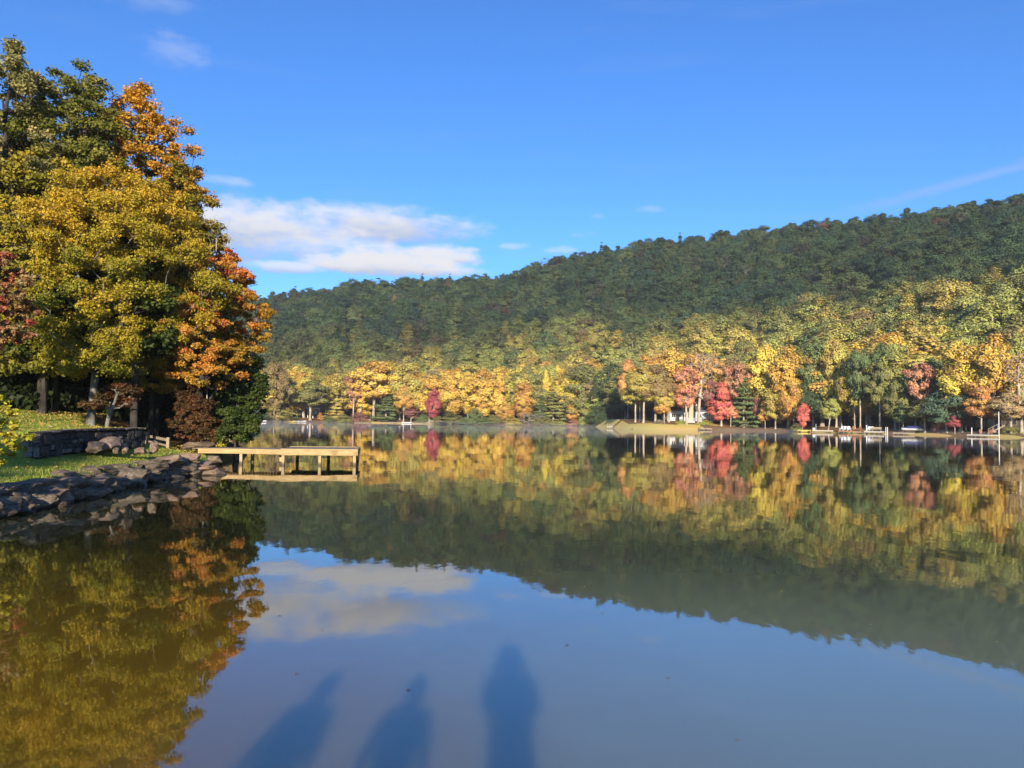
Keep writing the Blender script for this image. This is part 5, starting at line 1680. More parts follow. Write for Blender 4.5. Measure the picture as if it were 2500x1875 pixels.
# ------------------------------------------------------------------ low timber fence
def build_fence():
    a, b = P(360, 1062, 1.22), P(411, 1069, 1.16)
    a.z, b.z = bz(a.x, a.y), bz(b.x, b.y)
    e = empty('timber_fence', a)
    for q, hh in ((a, 0.72), (b, 0.64)):
        MB().beam(q - a + Vector((0, 0, -0.2)), q - a + Vector((0.0, 0.0, hh)), 0.15, 0.15).obj('post', M_OLDWOOD, e, 0.012)
    for z0, z1, w in ((0.52, 0.50, 0.14), (0.25, 0.22, 0.10)):
        MB().beam(Vector((0, 0, z0)), b - a + Vector((0, 0, z1)), 0.07, w).obj('rail', M_OLDWOOD, e, 0.012)
    tag(e, 'low weathered timber fence with two posts beside the red-brown bush', 'fence')
    dr = (b - a).normalized()
    for i, (s, z, r) in enumerate([(0.25, 0.1, 0.10), (0.6, 0.09, 0.09), (0.42, 0.24, 0.085)]):
        c = a + dr * s + Vector((-0.05, 0.55, z + 0.02))
        MB().tube([(-0.5, 0, 0), (0.0, 0.02, 0.01), (0.45, 0, 0)], [r, r * 0.95, r * 0.8], 9).obj('log', M_BARK, None, 0, True).location = c
        tag(bpy.data.objects[bpy.context.scene.collection.objects[-1].name], ['left log stacked behind the timber fence', 'right log stacked behind the timber fence', 'upper log stacked behind the timber fence'][i], 'log', 'logs behind the fence')


build_fence()

# ------------------------------------------------------------------ wooden dock
def build_dock():
    zt = 0.72
    e = empty('wooden_dock', (-10.85, 36.45, 0))
    O = Vector((-10.85, 36.45, 0))
    turn = Matrix.Rotation(rad(9), 3, 'Z')
    L, D = 3.5, 3.2                      # platform: along its front edge, and deep

    def B(name, mat, a, b, w, h, bev=0.006, plat=False):
        a, b = Vector(a), Vector(b)
        if plat:
            a, b = turn @ a, turn @ b
        else:
            a, b = a - O, b - O
        return MB().beam(a, b, w, h).obj(name, mat, e, bev)
    # platform boards run away from the viewer
    n = 24
    pw = L / n
    for i in range(n):
        xc = pw * (i + 0.5)
        B('deck_board', M_DECK, (xc, 0.0, zt + 0.001 * (i % 3)), (xc, D, zt + 0.001 * (i % 3)), pw - 0.008, 0.035, 0.004, True)
    B('fascia_board', M_WOOD, (-0.03, -0.03, zt - 0.115), (L + 0.05, -0.03, zt - 0.115), 0.04, 0.28, 0.006, True)
    B('fascia_board', M_WOOD, (L + 0.03, -0.005, zt - 0.117), (L + 0.03, D, zt - 0.117), 0.04, 0.265, 0.006, True)
    B('fascia_board', M_WOOD, (0, D + 0.02, zt - 0.117), (L, D + 0.02, zt - 0.117), 0.04, 0.265, 0.006, True)
    B('edge_board', M_WOOD, (-0.03, 0.05, zt + 0.034), (L + 0.05, 0.05, zt + 0.034), 0.20, 0.03, 0.006, True)
    B('edge_board', M_WOOD, (L - 0.03, 0.16, zt + 0.035), (L - 0.03, D, zt + 0.035), 0.15, 0.03, 0.006, True)
    B('edge_board', M_WOOD, (0.0, D - 0.05, zt + 0.035), (L - 0.12, D - 0.05, zt + 0.035), 0.16, 0.03, 0.006, True)
    for i in range(7):
        xc = 0.3 + i * 0.47
        B('joist', M_OLDWOOD, (xc, 0.02, zt - 0.10), (xc, D - 0.02, zt - 0.10), 0.045, 0.16, 0, True)
    for (x, y) in ((0.09, 0.07), (1.78, 0.07), (L - 0.1, 0.07), (0.4, D - 0.1), (1.95, D - 0.1), (L - 0.1, D - 0.1)):
        sk = rr_.uniform(-0.02, 0.02)
        B('post', M_WOOD_UP, (x + sk, y, -0.6), (x, y, zt - 0.03), 0.14, 0.14, 0.012, True)
    # walkway to the bank: boards laid across
    wf, wb, kx = 36.75, 38.3, -12.16
    wx0, wx1 = -15.2, -10.9
    n = 30
    pw = (wx1 - wx0) / n
    for i in range(n):
        xc = wx0 + pw * (i + 0.5)
        t = min(max((xc - kx) / (wx1 - kx), 0), 1)
        B('deck_board', M_DECK, (xc, wf - 0.24 * t, zt - 0.006), (xc, wb, zt - 0.006), pw - 0.016, 0.035, 0.004)
    B('fascia_board', M_WOOD, (wx0 + 0.3, wf - 0.02, zt - 0.11), (kx - 0.01, wf - 0.02, zt - 0.11), 0.04, 0.235)
    B('fascia_board', M_WOOD, (kx, wf - 0.03, zt - 0.11), (-10.88, 36.49, zt - 0.112), 0.04, 0.235)
    B('fascia_board', M_WOOD, (wx0 + 0.3, wb + 0.02, zt - 0.11), (wx1, wb + 0.02, zt - 0.11), 0.04, 0.235)
    for (x, y) in ((-12.87, wf + 0.07), (-12.8, wb - 0.08), (-11.3, wb - 0.08)):
        B('post', M_WOOD_UP, (x + 0.02, y, -0.6), (x, y, zt - 0.03), 0.14, 0.14, 0.012)
    B('hanging_block', M_WOOD_UP, (-11.05, 37.1, 0.12), (-11.05, 37.1, 0.5), 0.15, 0.09, 0.01)
    tag(e, 'new pine dock on square posts reaching from the left bank into the lake', 'dock')


build_dock()

# ------------------------------------------------------------------ far shore: houses, docks, boats, chairs
def at_shore(px, off):
    az = azim(px)
    d = float(shore_d(az)) + off
    x, y = d * math.sin(rad(az)), d * math.cos(rad(az))
    return Vector((x, y, 0)), -rad(az), d, math.hypot(FPX, px - 1250) / d      # spot, turn, distance, pixels per metre


def build_grey_house():
    c, rz, d, s = at_shore(1688, 18)
    z0 = 2.5
    e = empty('grey_house', (c.x, c.y, z0), rz)
    hw, dp, he = 6.6, 7.0, 3.2
    MB().box((0, dp / 2, he / 2 - 0.5), (2 * hw, dp, he + 1.0)).obj('wall', M_GREYPAINT, e)
    r = MB()
    r.v = [Vector(p) for p in ((-hw - 0.5, -0.6, he - 0.05), (hw + 0.5, -0.6, he - 0.05), (hw + 0.5, dp / 2, he + 1.7), (-hw - 0.5, dp / 2, he + 1.7), (-hw - 0.5, dp + 0.6, he - 0.05), (hw + 0.5, dp + 0.6, he - 0.05))]
    r.v += [p + Vector((0, 0, 0.18)) for p in r.v]
    r.f = [[0, 1, 2, 3], [3, 2, 5, 4], [9, 8, 7, 6], [10, 11, 8, 9], [0, 6, 7, 1], [4, 5, 11, 10], [1, 7, 8, 2], [2, 8, 11, 5], [0, 3, 9, 6], [3, 4, 10, 9]]
    ro = r.obj('roof', M_ROOF, e)
    ch = MB().box((-0.1, -0.45, 2.2), (1.3, 0.9, 5.6)).box((-0.1, -0.45, 5.1), (1.5, 1.05, 0.18))
    cho = ch.obj('chimney', M_CHIM, e)
    MB().box((-0.45, -0.45, 5.35), (0.35, 0.35, 0.4)).obj('flue', M_CHIM, cho)
    MB().box((0.35, -0.45, 5.35), (0.35, 0.35, 0.4)).obj('flue', M_CHIM, cho)
    for xw, ww in ((-3.4, 1.0), (-2.1, 1.3), (2.3, 1.2), (5.2, 1.2), (-5.4, 1.1)):
        f = MB().box((xw, -0.03, 1.75), (ww + 0.2, 0.06, 1.35)).obj('window', M_WHITE, e)
        MB().box((xw - ww * 0.26, -0.075, 1.75), (ww * 0.44, 0.03, 1.12)).obj('pane', M_GLASS, f)
        MB().box((xw + ww * 0.26, -0.075, 1.75), (ww * 0.44, 0.03, 1.12)).obj('pane', M_GLASS, f)
    dr = MB().box((-4.35, -0.03, 0.95), (1.0, 0.06, 2.1)).obj('door', M_BROWNWALL, e)
    MB().box((-4.0, -0.09, 0.95), (0.06, 0.06, 0.14)).obj('handle', M_ALU, dr)
    # deck with lattice rail below the chimney
    dk = MB().box((1.0, -2.0, -0.12), (4.6, 2.6, 0.16)).obj('deck', M_GREYPAINT, e)
    rl = MB()
    for k in range(24):
        rl.box((-1.2 + k * 0.19, -3.25, 0.42), (0.05, 0.05, 0.95))
    rl.box((1.0, -3.25, 0.93), (4.6, 0.09, 0.08)).box((1.0, -3.25, 0.1), (4.6, 0.07, 0.07))
    rl.obj('railing', M_WHITE, dk)
    sk = MB()
    for k in range(7):
        sk.box((-1.2 + k * 0.73, -3.2, -0.75), (0.1, 0.08, 1.2))
    for k in range(5):
        sk.box((1.0, -3.17, -1.2 + k * 0.22), (4.5, 0.03, 0.12))
    sk.obj('skirting', M_WHITE, dk)
    # white arched garden frame at the right-hand end
    pts = [(4.3 + 0.95 * math.cos(t), -1.0, 1.55 + 1.1 * math.sin(t)) for t in np.linspace(-0.6, math.pi + 0.6, 16)]
    MB().tube(pts, 0.16, 6).obj('arch', M_WHITE, e)
    tag(e, 'grey-blue lake house with tan stone chimney among the peninsula trees', 'house')


def build_white_house():
    c, rz, d, s = at_shore(752, 24)
    z0 = float(far_height(c.x, c.y))
    e = empty('white_house', (c.x, c.y, z0), rz)
    MB().box((0, 3, 2.4), (11, 6, 5.2)).obj('wall', M_BROWNWALL, e)
    r = MB()
    r.v = [Vector(p) for p in ((-6, -2.4, 4.4), (6, -2.4, 4.4), (6, 3, 6.8), (-6, 3, 6.8), (-6, 6.6, 4.9), (6, 6.6, 4.9))]
    r.v += [p + Vector((0, 0, 0.2)) for p in r.v]
    r.f = [[0, 1, 2, 3], [3, 2, 5, 4], [9, 8, 7, 6], [10, 11, 8, 9], [0, 6, 7, 1], [4, 5, 11, 10], [1, 7, 8, 2], [2, 8, 11, 5], [0, 3, 9, 6], [3, 4, 10, 9]]
    r.obj('roof', M_ROOF, e)
    MB().box((0, -2.1, 4.2), (10.5, 0.12, 0.5)).obj('porch_beam', M_WHITE, e)
    for x in (-4.6, -2.4, -0.2, 2.0, 4.6):
        MB().box((x, -2.1, 1.9), (0.3, 0.3, 4.2)).obj('porch_post', M_WHITE, e)
    for x in (-3.4, 0.8, 3.3):
        f = MB().box((x, -0.03, 2.6), (1.3, 0.06, 1.8)).obj('window', M_WHITE, e)
        MB().box((x, -0.08, 2.6), (1.1, 0.03, 1.6)).obj('pane', M_GLASS, f)
    tag(e, 'dark house with white porch posts behind the spreading oak, far left', 'house')


def build_brown_house():
    c, rz, d, s = at_shore(2435, 14)
    z0 = 2.0
    e = empty('brown_house', (c.x, c.y, z0), rz)
    MB().box((0, 4, 2.6), (13, 8, 5.6)).obj('wall', M_BROWNWALL, e)
    r = MB()
    r.v = [Vector(p) for p in ((-7, -0.8, 5.3), (7, -0.8, 5.3), (7, 4, 7.6), (-7, 4, 7.6), (-7, 8.8, 5.3), (7, 8.8, 5.3))]
    r.v += [p + Vector((0, 0, 0.2)) for p in r.v]
    r.f = [[0, 1, 2, 3], [3, 2, 5, 4], [9, 8, 7, 6], [10, 11, 8, 9], [0, 6, 7, 1], [4, 5, 11, 10], [1, 7, 8, 2], [2, 8, 11, 5], [0, 3, 9, 6], [3, 4, 10, 9]]
    r.obj('roof', M_ROOF, e)
    dk = MB().box((0, -1.3, 2.55), (13, 2.4, 0.22)).obj('deck', M_BROWNWALL, e)
    rl = MB().box((0, -2.4, 3.55), (13, 0.1, 0.1)).box((0, -2.4, 2.85), (13, 0.08, 0.08))
    for k in range(50):
        rl.box((-6.4 + k * 0.26, -2.4, 3.15), (0.05, 0.05, 0.75))
    rl.obj('railing', M_OLDWOOD, dk)
    for x in (-6, -2, 2, 6):
        MB().box((x, -2.3, 0.9), (0.2, 0.2, 3.2)).obj('deck_post', M_BROWNWALL, e)
    for x, z, w, h in ((-3.2, 1.0, 1.6, 1.9), (-1.2, 1.0, 1.6, 1.9), (3, 1.2, 1.4, 1.2), (-4, 4.1, 1.8, 1.5), (1, 4.1, 1.8, 1.5), (4.5, 4.1, 1.6, 1.5)):
        f = MB().box((x, -0.03, z), (w, 0.06, h)).obj('window', M_OLDWOOD, e)
        MB().box((x, -0.08, z), (w - 0.2, 0.03, h - 0.2)).obj('pane', M_GLASS, f)
    tag(e, 'dark brown two-storey house with railed deck behind the orange maple', 'house')
    # wooden stairs down to the bank
    c, rz, d, s = at_shore(2434, 6)
    z0 = float(far_height(c.x, c.y))
    e = empty('wooden_stairs', (c.x, c.y, z0), rz)
    for k in range(10):
        MB().box((-1.5 + 0.36 * k, 0, 0.1 + 0.22 * k), (0.4, 1.2, 0.06)).obj('tread', M_OLDWOOD, e)
    for yy in (-0.62, 0.62):
        MB().beam((-1.7, yy, 0.0), (2.0, yy, 2.2), 0.06, 0.3).obj('stringer', M_OLDWOOD, e)
        MB().beam((-1.7, yy, 1.0), (2.0, yy, 3.2), 0.07, 0.1).obj('handrail', M_OLDWOOD, e)
        for k in range(5):
            MB().box((-1.6 + 0.85 * k, yy, 0.55 + 0.5 * k), (0.09, 0.09, 1.1)).obj('baluster', M_OLDWOOD, e)
    tag(e, 'weathered wooden stairs climbing right beside the white pole', 'stairs')


def far_dock(px0, px1, off, z, label, mat, depth=2.2, thick=0.18, posts=4, post_up=0.0, lift=0.0):
    pc = (px0 + px1) / 2
    c, rz, d, s = at_shore(pc, off)
    L = (px1 - px0) / s
    e = empty('small_dock', (c.x, c.y, 0), rz)
    n = max(4, int(L / 0.5))
    for k in range(n):
        MB().box((-L / 2 + L * (k + 0.5) / n, 0, z), (L / n - 0.03, depth, thick * 0.4)).obj('deck_board', mat, e)
    MB().box((0, -depth / 2 - 0.04, z - thick * 0.3), (L, 0.06, thick * 0.6)).obj('fascia_board', mat, e)
    for k in range(posts):
        for yy in (-depth / 2 + 0.15, depth / 2 - 0.15):
            MB().box((-L / 2 + 0.15 + (L - 0.3) * k / max(posts - 1, 1), yy, (z + post_up) / 2 - 0.25), (0.13, 0.13, z + post_up + 0.5 - thick * 0.3)).obj('post', M_OLDWOOD, e)
    tag(e, label, 'dock', 'small docks along the far shore')
    return e, c, rz, s, L


def chair_mesh():
    m = MB()
    m.box((0, 0, 0.38), (0.6, 0.6, 0.05))
    for k in range(5):
        m.beam((-0.24 + 0.12 * k, 0.24, 0.3), (-0.26 + 0.13 * k, 0.5, 1.1 - 0.03 * abs(k - 2)), 0.1, 0.03)
    for sx in (-0.36, 0.36):
        m.box((sx, -0.02, 0.6), (0.13, 0.78, 0.035))
        m.box((sx * 0.94, -0.32, 0.3), (0.06, 0.08, 0.6))
        m.beam((sx * 0.88, 0.42, 0.0), (sx * 0.88, -0.3, 0.36), 0.05, 0.12)
    return m.mesh('chair')


CHAIR = {}


def chair(px, off, z, mat, label, turn=0.0, scale=1.0):
    if mat.name not in CHAIR:
        CHAIR[mat.name] = chair_mesh()
        CHAIR[mat.name].materials.append(mat)
    c, rz, d, s = at_shore(px, off)
    o = bpy.data.objects.new('lawn_chair', CHAIR[mat.name])
    COL.objects.link(o)
    zz = z if z is not None else float(far_height(c.x, c.y))
    o.location = (c.x, c.y, zz)
    o.rotation_euler = (0, 0, rz + turn)
    o.scale = (scale,) * 3
    tag(o, label, 'chair', 'slatted chairs on the far shore')


def boat(px, off, z, L, label, mat, turn=0.2, cover=None, name='rowing_boat'):
    c, rz, d, s = at_shore(px, off)
    e = empty(name, (c.x, c.y, z), rz + turn)
    V, F = [], []
    n = 12
    for i in range(n + 1):
        t = i / n
        w = 0.55 * math.sin(math.pi * min(t * 0.9 + 0.1, 1)) ** 0.6
        x = (t - 0.5) * L
        sh = 0.45 + 0.18 * (2 * t - 1) ** 2
        for a, zz in ((-1, sh), (-0.75, 0.12), (0, 0.0), (0.75, 0.12), (1, sh)):
            V.append((x, a * w, zz))
    for i in range(n):
        for k in range(4):
            a = i * 5 + k
            F.append((a, a + 1, a + 6, a + 5))
    hull = bpy.data.meshes.new('hull')
    hull.from_pydata(V, [], F)
    for p in hull.polygons:
        p.use_smooth = True
    h = link('hull', hull, e, mat)
    sol = h.modifiers.new('thickness', 'SOLIDIFY')
    sol.thickness = 0.04
    if cover:
        MB().tube([(-L * 0.45, 0, 0.5), (-L * 0.2, 0, 0.62), (L * 0.2, 0, 0.62), (L * 0.45, 0, 0.5)], [0.2, 0.5, 0.5, 0.2], 8).obj('cover', cover, e, 0, True)
    else:
        for x in (-L * 0.22, L * 0.12):
            MB().box((x, 0, 0.36), (0.25, 0.95, 0.04)).obj('seat', M_OLDWOOD, e)
    tag(e, label, 'boat', 'boats on the far shore')


build_grey_house()
build_white_house()
build_brown_house()
far_dock(576, 648, -2.5, 0.55, 'white dock with chairs at the far left, behind the near dark shrubs', M_WHITE, 3.0, 0.4, 5)
for px, m, lab, o in ((583, M_WHITE, 'leftmost white chair on the far-left white dock', -2.2), (593, M_WHITE, 'second white chair on the far-left white dock', -2.0), (602, M_WHITE, 'third white chair on the far-left white dock', -2.4), (612, M_WHITE, 'rightmost white chair on the far-left white dock', -2.0),
                      (627, M_REDWOOD, 'left red-brown chair on the far-left white dock', -2.2), (637, M_REDWOOD, 'right red-brown chair on the far-left white dock', -2.2)):
    chair(px, o, 0.62, m, lab, random.uniform(-0.5, 0.5), 1.15)
boat(708, -1.0, 0.0, 5.0, 'pale flat boat drawn up left of the spreading oak', M_YELLOW, 0.1)
boat(731, -0.5, 0.05, 5.5, 'white boat drawn up in front of the spreading oak', M_WHITE, -0.1)
far_dock(866, 906, -1.6, 0.35, 'low tan dock in front of the big sycamore', M_OLDWOOD, 1.8, 0.2, 4)
far_dock(945, 968, -1.0, 0.3, 'short low dock right of the dark spruce', M_OLDWOOD, 1.6, 0.2, 3)
boat(993, -1.5, 0.0, 4.2, 'small white boat below the small purple tree', M_WHITE, 0.05)
far_dock(1006, 1052, -0.8, 0.35, 'long low timber edge below the crimson tree', M_OLDWOOD, 1.2, 0.3, 6)
far_dock(1482, 1496, -2.2, 0.6, 'tiny white dock at the tip of the peninsula', M_PALEWOOD, 2.0, 0.25, 3, 0.9)
far_dock(1708, 1738, -2.4, 0.5, 'grey dock with bench in front of the red maple', M_OLDWOOD, 2.2, 0.35, 4)
far_dock(1985, 2032, -2.0, 0.6, 'long grey dock with white box at its left end', M_PALEWOOD, 2.0, 0.3, 5)
far_dock(2049, 2106, -1.4, 0.55, 'red-brown dock with white and brown chairs', M_REDWOOD, 2.0, 0.3, 6)
far_dock(2112, 2156, -2.2, 0.6, 'pale dock with thick white mooring post', M_PALEWOOD, 2.4, 0.3, 5)
far_dock(2182, 2230, -1.6, 0.45, 'low brown dock right of the twin white posts', M_OLDWOOD, 1.8, 0.35, 5)
far_dock(2366, 2432, -2.6, 0.45, 'white platform dock in front of the orange maple', M_PALEWOOD, 3.4, 0.28, 5)
for px, z, m, lab in ((2055, 0.6, M_WHITE, 'left white chair on the red-brown dock'), (2064, 0.6, M_WHITE, 'middle white chair on the red-brown dock'), (2073, 0.6, M_WHITE, 'right white chair on the red-brown dock'),
                      (2086, 0.6, M_REDWOOD, 'left brown chair on the red-brown dock'), (2098, 0.6, M_REDWOOD, 'right brown chair on the red-brown dock'), (2121, 0.66, M_WHITE, 'white chair right of the thick mooring post'), (2127, 0.66, M_WHITE, 'second white chair right of the thick mooring post')):
    chair(px, -1.4 if px < 2110 else -1.6, z, m, lab, random.uniform(-0.6, 0.6), 1.1)
chair(2396, 2.0, None, M_REDWOOD, 'red-brown chair on the bank behind the platform dock', 0.3, 1.1)
chair(2417, 2.2, None, M_REDWOOD, 'red-brown chair at the foot of the wooden stairs', -0.3, 1.1)
for px, off in ((1960, -1.2), (1967, -1.6)):
    boat(px, off, 0.02, 3.0, 'left yellow pedal boat at the bank' if px == 1960 else 'right yellow pedal boat at the bank', M_YELLOW, 0.6)
boat(2229, 3.0, 1.0, 5.0, 'boat under blue cover on the bank behind the low brown dock', M_ALU, 0.1, M_BLUE)


def pole(px, off, z0, h, r, mat, label, name='white_post', cap=False):
    c, rz, d, s = at_shore(px, off)
    o = MB().tube([(0, 0, 0), (0, 0, h * 0.5), (0, 0, h)], [r, r, r * 0.95], 10).obj(name, mat, None, 0, False)
    o.location = (c.x, c.y, z0)
    if cap:
        MB().tube([(0, 0, h), (0, 0, h + 0.06), (0, 0, h + 0.14)], [r * 1.3, r * 1.3, r * 0.3], 10).obj('cap', mat, o)
    tag(o, label, 'post', 'posts along the right shore')


pole(2115.5, -2.2, -0.4, 2.4, 0.13, M_WHITE, 'thick white mooring post on the pale dock', 'mooring_post', True)
pole(2162.5, -1.5, -0.4, 2.0, 0.085, M_WHITE, 'left one of the twin white posts', 'mooring_post', True)
pole(2166.5, -1.5, -0.4, 2.0, 0.085, M_WHITE, 'right one of the twin white posts', 'mooring_post', True)
pole(2438.5, 0.4, 0.0, 5.2, 0.085, M_WHITE, 'tall thin white pole on the right bank beside the stairs', 'flag_pole', True)
pole(1992, -2.0, 0.4, 1.7, 0.06, M_ALU, 'thin metal pole on the long grey dock', 'metal_pole', True)
pole(2372, 0.3, 0.3, 1.5, 0.10, M_WHITE, 'short white post behind the platform dock', 'white_post', True)
pole(1046.5, 0.8, 0.2, 1.6, 0.11, M_OLDWOOD, 'pale wooden post beside the woodpile under the crimson tree', 'wooden_post', True)


def dock_box(px, off, z, size, mat, label):
    c, rz, d, s = at_shore(px, off)
    e = empty('dock_box', (c.x, c.y, z), rz)
    MB().box((0, 0, size[2] / 2), size).obj('box', mat, e, 0.03)
    MB().box((0, 0, size[2] + 0.03), (size[0] + 0.06, size[1] + 0.06, 0.06)).obj('lid', mat, e, 0.01)
    tag(e, label, 'box')


dock_box(1987, -2.0, 0.62, (0.6, 0.6, 0.55), M_WHITE, 'white box on the left end of the long grey dock')


def bench(px, off, z, L, mat, label):
    c, rz, d, s = at_shore(px, off)
    zz = z if z is not None else float(far_height(c.x, c.y))
    e = empty('bench', (c.x, c.y, zz), rz)
    MB().box((0, 0, 0.45), (L, 0.5, 0.08)).obj('seat', mat, e)
    MB().box((0, 0.26, 0.8), (L, 0.06, 0.4)).obj('backrest', mat, e)
    for x in (-L / 2 + 0.15, L / 2 - 0.15):
        MB().box((x, -0.15, 0.21), (0.1, 0.1, 0.42)).obj('leg', mat, e)
        MB().box((x, 0.22, 0.4), (0.1, 0.05, 0.8)).obj('leg', mat, e)
    tag(e, label, 'bench', 'benches on the far shore')


bench(891, 4.0, None, 2.4, M_OLDWOOD, 'tan bench left of the sycamore trunk')
bench(905, 4.5, None, 2.0, M_OLDWOOD, 'tan bench just behind the sycamore trunk')
bench(928, 4.0, None, 2.0, M_OLDWOOD, 'tan bench right of the sycamore trunk')
bench(1721, -2.0, 0.56, 2.6, M_BROWNWALL, 'dark bench on the grey dock in front of the red maple')
bench(2140, -1.8, 0.66, 2.2, M_OLDWOOD, 'tan bench on the pale dock')


def woodpile():
    c, rz, d, s = at_shore(1058, 3.0)
    e = empty('woodpile', (c.x, c.y, float(far_height(c.x, c.y))), rz)
    k = 0
    for r in range(3):
        for i in range(9 - r):
            MB().tube([(-2.2 + i * 0.5 + r * 0.25, -0.5, 0.22 + r * 0.4), (-2.2 + i * 0.5 + r * 0.25, 0.5, 0.22 + r * 0.4)], 0.21, 7).obj('log', M_BARK_FAR, e)
    tag(e, 'pile of pale logs on the bank under the crimson tree', 'woodpile')


woodpile()

# ------------------------------------------------------------------ the viewers on their jetty, known from their shadows
def build_people():
    e = empty('viewing_jetty', (0, -3.0, 0))
    for i in range(44):
        MB().box((0.0, -3.6 + i * 0.145 + 0.45, 0.64), (4.6, 0.135, 0.035)).obj('deck_board', M_DECK, e)
    for x in (-2.2, 0, 2.2):
        MB().box((x, -0.2, 0.53), (0.06, 6.2, 0.16)).obj('joist', M_OLDWOOD, e)
        for y in (-2.4, 0.2, 2.5):
            MB().box((x + 0.1, y, 0.1), (0.12, 0.12, 1.0)).obj('post', M_WOOD_UP, e)
    tag(e, 'plank jetty the viewers stand on, below the photo', 'dock')
    skin = plain('skin', (0.50, 0.33, 0.25), 0.6, 0.3, 0.05)

    def person(x, y, H, cloth, label, pose, hair, wide=1.0):
        z0 = 0.66
        k = H / 1.70
        pts = {'pelvis': (0, 0, 0.95), 'waist': (0, 0, 1.08), 'chest': (0, 0.01, 1.28), 'neck': (0, 0.0, 1.45), 'head0': (0, 0.02, 1.53), 'head1': (0, 0.03, 1.61), 'top': (0, 0.02, 1.68)}
        rads = {'pelvis': 0.15, 'waist': 0.135, 'chest': 0.155, 'neck': 0.06, 'head0': 0.075, 'head1': 0.088, 'top': 0.06}
        ed = [('pelvis', 'waist'), ('waist', 'chest'), ('chest', 'neck'), ('neck', 'head0'), ('head0', 'head1'), ('head1', 'top')]
        for s, n in ((-1, 'l'), (1, 'r')):
            pts[n + 'hip'] = (s * 0.10, 0, 0.88)
            pts[n + 'knee'] = (s * 0.12, 0.02, 0.48)
            pts[n + 'ankle'] = (s * 0.13, -0.01, 0.09)
            pts[n + 'toe'] = (s * 0.15, 0.16, 0.035)
            rads.update({n + 'hip': 0.10, n + 'knee': 0.062, n + 'ankle': 0.045, n + 'toe': 0.035})
            ed += [('pelvis', n + 'hip'), (n + 'hip', n + 'knee'), (n + 'knee', n + 'ankle'), (n + 'ankle', n + 'toe')]
            pts[n + 'sh'] = (s * 0.18, 0, 1.40)
            if pose == 'photo':
                pts[n + 'el'] = (s * 0.185, 0.16, 1.17)
                pts[n + 'wr'] = (s * 0.12, 0.27, 1.47)
                pts[n + 'ha'] = (s * 0.095, 0.30, 1.54)
                fing = [Vector((-s * 0.01, 0.03, 0.05)), Vector((-s * 0.02, 0.035, 0.04)), Vector((-s * 0.03, 0.035, 0.03)), Vector((-s * 0.03, 0.03, 0.02)), Vector((-s * 0.03, -0.02, 0.02))]
            elif pose == 'hip':
                pts[n + 'el'] = (s * 0.40, -0.02, 1.16)
                pts[n + 'wr'] = (s * 0.26, 0.08, 0.99)
                pts[n + 'ha'] = (s * 0.21, 0.10, 0.95)
                fing = [Vector((-s * 0.05, 0.01, -0.02 * q)) for q in range(4)] + [Vector((0, 0.04, 0.03))]
            else:
                pts[n + 'el'] = (s * 0.25, 0.0, 1.12)
                pts[n + 'wr'] = (s * 0.26, 0.06, 0.88)
                pts[n + 'ha'] = (s * 0.26, 0.08, 0.80)
                fing = [Vector((0, 0.02 - 0.018 * q, -0.07)) for q in range(4)] + [Vector((-s * 0.01, 0.05, -0.02))]
            rads.update({n + 'sh': 0.07, n + 'el': 0.048, n + 'wr': 0.03, n + 'ha': 0.032})
            ed += [('chest', n + 'sh'), (n + 'sh', n + 'el'), (n + 'el', n + 'wr'), (n + 'wr', n + 'ha')]
            for q, fv in enumerate(fing):
                a = Vector(pts[n + 'ha'])
                sp = Vector((0, 0, 0)) if q == 4 else Vector((0, 0.012 * (1.5 - q), 0.008 * (1.5 - q)))
                pts[f'{n}f{q}a'] = tuple(a + sp + fv * 0.7)
                pts[f'{n}f{q}b'] = tuple(a + sp + fv * (1.5 - 0.1 * abs(q - 1)))
                rads.update({f'{n}f{q}a': 0.0095, f'{n}f{q}b': 0.008})
                ed += [(n + 'ha', f'{n}f{q}a'), (f'{n}f{q}a', f'{n}f{q}b')]
        names = list(pts)
        me = bpy.data.meshes.new('person')
        me.from_pydata([tuple(Vector(pts[q]) * k) for q in names], [(names.index(a), names.index(b)) for a, b in ed], [])
        o = link('person', me, None, cloth)
        o.location = (x, y, z0)
        sm = o.modifiers.new('skin', 'SKIN')
        for i, q in enumerate(names):
            wq = wide if q in ('pelvis', 'waist', 'chest', 'lsh', 'rsh', 'lhip', 'rhip') else 1.0
            me.skin_vertices[0].data[i].radius = (rads[q] * k * wq, rads[q] * k * (1.0 if q not in ('pelvis', 'chest', 'waist') else 0.8))
            me.skin_vertices[0].data[i].use_root = (q == 'pelvis')
        sb = o.modifiers.new('smooth', 'SUBSURF')
        sb.levels = sb.render_levels = 2
        hm = bmesh.new()
        bmesh.ops.create_uvsphere(hm, u_segments=16, v_segments=10, radius=0.115 * k)
        for v in hm.verts:
            v.co = Vector((v.co.x * 0.9, v.co.y * 1.0 - 0.015, v.co.z * 1.05 + (1.62 + hair * 0.0) * k))
            if v.co.z < 1.56 * k:
                v.co.z -= hair * k * (0.35 if v.co.y < 0 else 0.0)
        hmesh = bpy.data.meshes.new('hair')
        hm.to_mesh(hmesh)
        hm.free()
        link('hair', hmesh, o, plain('hair_brown', (0.05, 0.03, 0.02), 0.5, 0.3))
        fm = bmesh.new()
        bmesh.ops.create_uvsphere(fm, u_segments=16, v_segments=12, radius=0.095 * k)
        for v in fm.verts:
            v.co = Vector((v.co.x * 0.82, v.co.y * 0.9 + 0.045, v.co.z * 1.15 + 1.58 * k))
            if v.co.y > 0.11 * k and abs(v.co.x) < 0.02 and abs(v.co.z - 1.57 * k) < 0.03:
                v.co.y += 0.022
        fmesh = bpy.data.meshes.new('face')
        fm.to_mesh(fmesh)
        fm.free()
        link('face', fmesh, o, skin)
        tag(o, label, 'person', 'viewers casting shadows on the water')
        return o
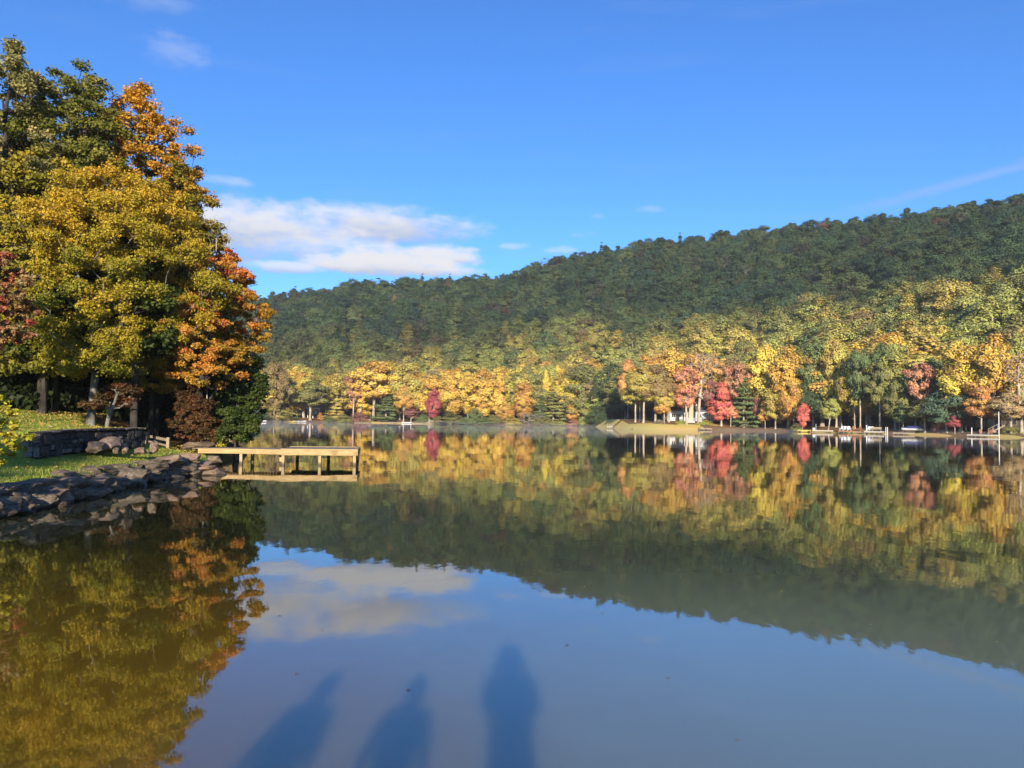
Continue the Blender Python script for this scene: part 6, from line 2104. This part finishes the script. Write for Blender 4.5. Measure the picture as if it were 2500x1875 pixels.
    person(0.07, -0.42, 1.72, plain('dark_jacket', (0.04, 0.045, 0.06), 0.8, 0.2), 'person holding up a phone, whose long shadow is rightmost on the water', 'photo', 0.2, 1.2)
    person(-0.73, -0.25, 1.40, plain('red_fleece', (0.25, 0.05, 0.05), 0.8, 0.2), 'shorter person whose shadow is the middle one on the water', 'rest', 0.6, 1.35)
    person(-1.50, -0.35, 1.44, plain('blue_fleece', (0.05, 0.08, 0.18), 0.8, 0.2), 'person with elbows out, whose shadow is leftmost on the water', 'rest', 0.7, 1.5)
    ph = MB().box((0, 0, 0), (0.15, 0.009, 0.072)).obj('phone', plain('black_phone', (0.02, 0.02, 0.022), 0.2, 0.5, 0), None, 0.004)
    ph.location = (0.07, -0.09, 2.285)
    tag(ph, 'black phone held up by the rightmost person', 'phone')


build_people()


# ------------------------------------------------------------------ the morning air
def build_haze():
    mt = bpy.data.materials.new('haze')
    mt.use_nodes = True
    N = Nodes(mt.node_tree)
    out = N.n('ShaderNodeOutputMaterial')
    v = N.n('ShaderNodeVolumePrincipled')
    v.inputs['Color'].default_value = (0.86, 0.92, 1.0, 1)
    v.inputs['Density'].default_value = 0.00013
    v.inputs['Anisotropy'].default_value = 0.0
    N.t.links.new(v.outputs[0], out.inputs['Volume'])
    o = MB().box((50, 100, 122), (5500, 6600, 262)).obj('haze', mt)
    tag(o, 'thin pale morning haze over the lake and hillside', 'haze', kind='stuff')


build_haze()


def build_mist():
    """low wisps of morning steam lying on the far water: flat lens-shaped puffs"""
    rnd = random.Random(9)
    mt = bpy.data.materials.new('mist')
    mt.use_nodes = True
    N = Nodes(mt.node_tree)
    out = N.n('ShaderNodeOutputMaterial')
    v = N.n('ShaderNodeVolumePrincipled')
    v.inputs['Color'].default_value = (0.95, 0.96, 1.0, 1)
    v.inputs['Density'].default_value = 0.0032
    N.t.links.new(v.outputs[0], out.inputs['Volume'])
    bm = bmesh.new()
    for (x, y, rx, ry) in ((-62, 200, 22, 16), (-20, 215, 24, 18), (22, 190, 20, 14), (48, 158, 20, 12), (72, 132, 18, 9), (-40, 158, 22, 14), (6, 150, 18, 12), (60, 185, 12, 9), (-85, 235, 18, 14), (10, 250, 18, 14)):
        m = Matrix.Translation((x, y, 0.35)) @ Matrix.Rotation(rnd.uniform(-0.3, 0.3), 4, 'Z') @ Matrix.Diagonal((rx, ry, rnd.uniform(0.9, 1.5), 1))
        bmesh.ops.create_uvsphere(bm, u_segments=24, v_segments=12, radius=1.0, matrix=m)
    me = bpy.data.meshes.new('mist')
    bm.to_mesh(me)
    bm.free()
    tag(link('mist', me, None, mt), 'low wisps of mist lying on the far water', 'mist', kind='stuff')


build_mist()
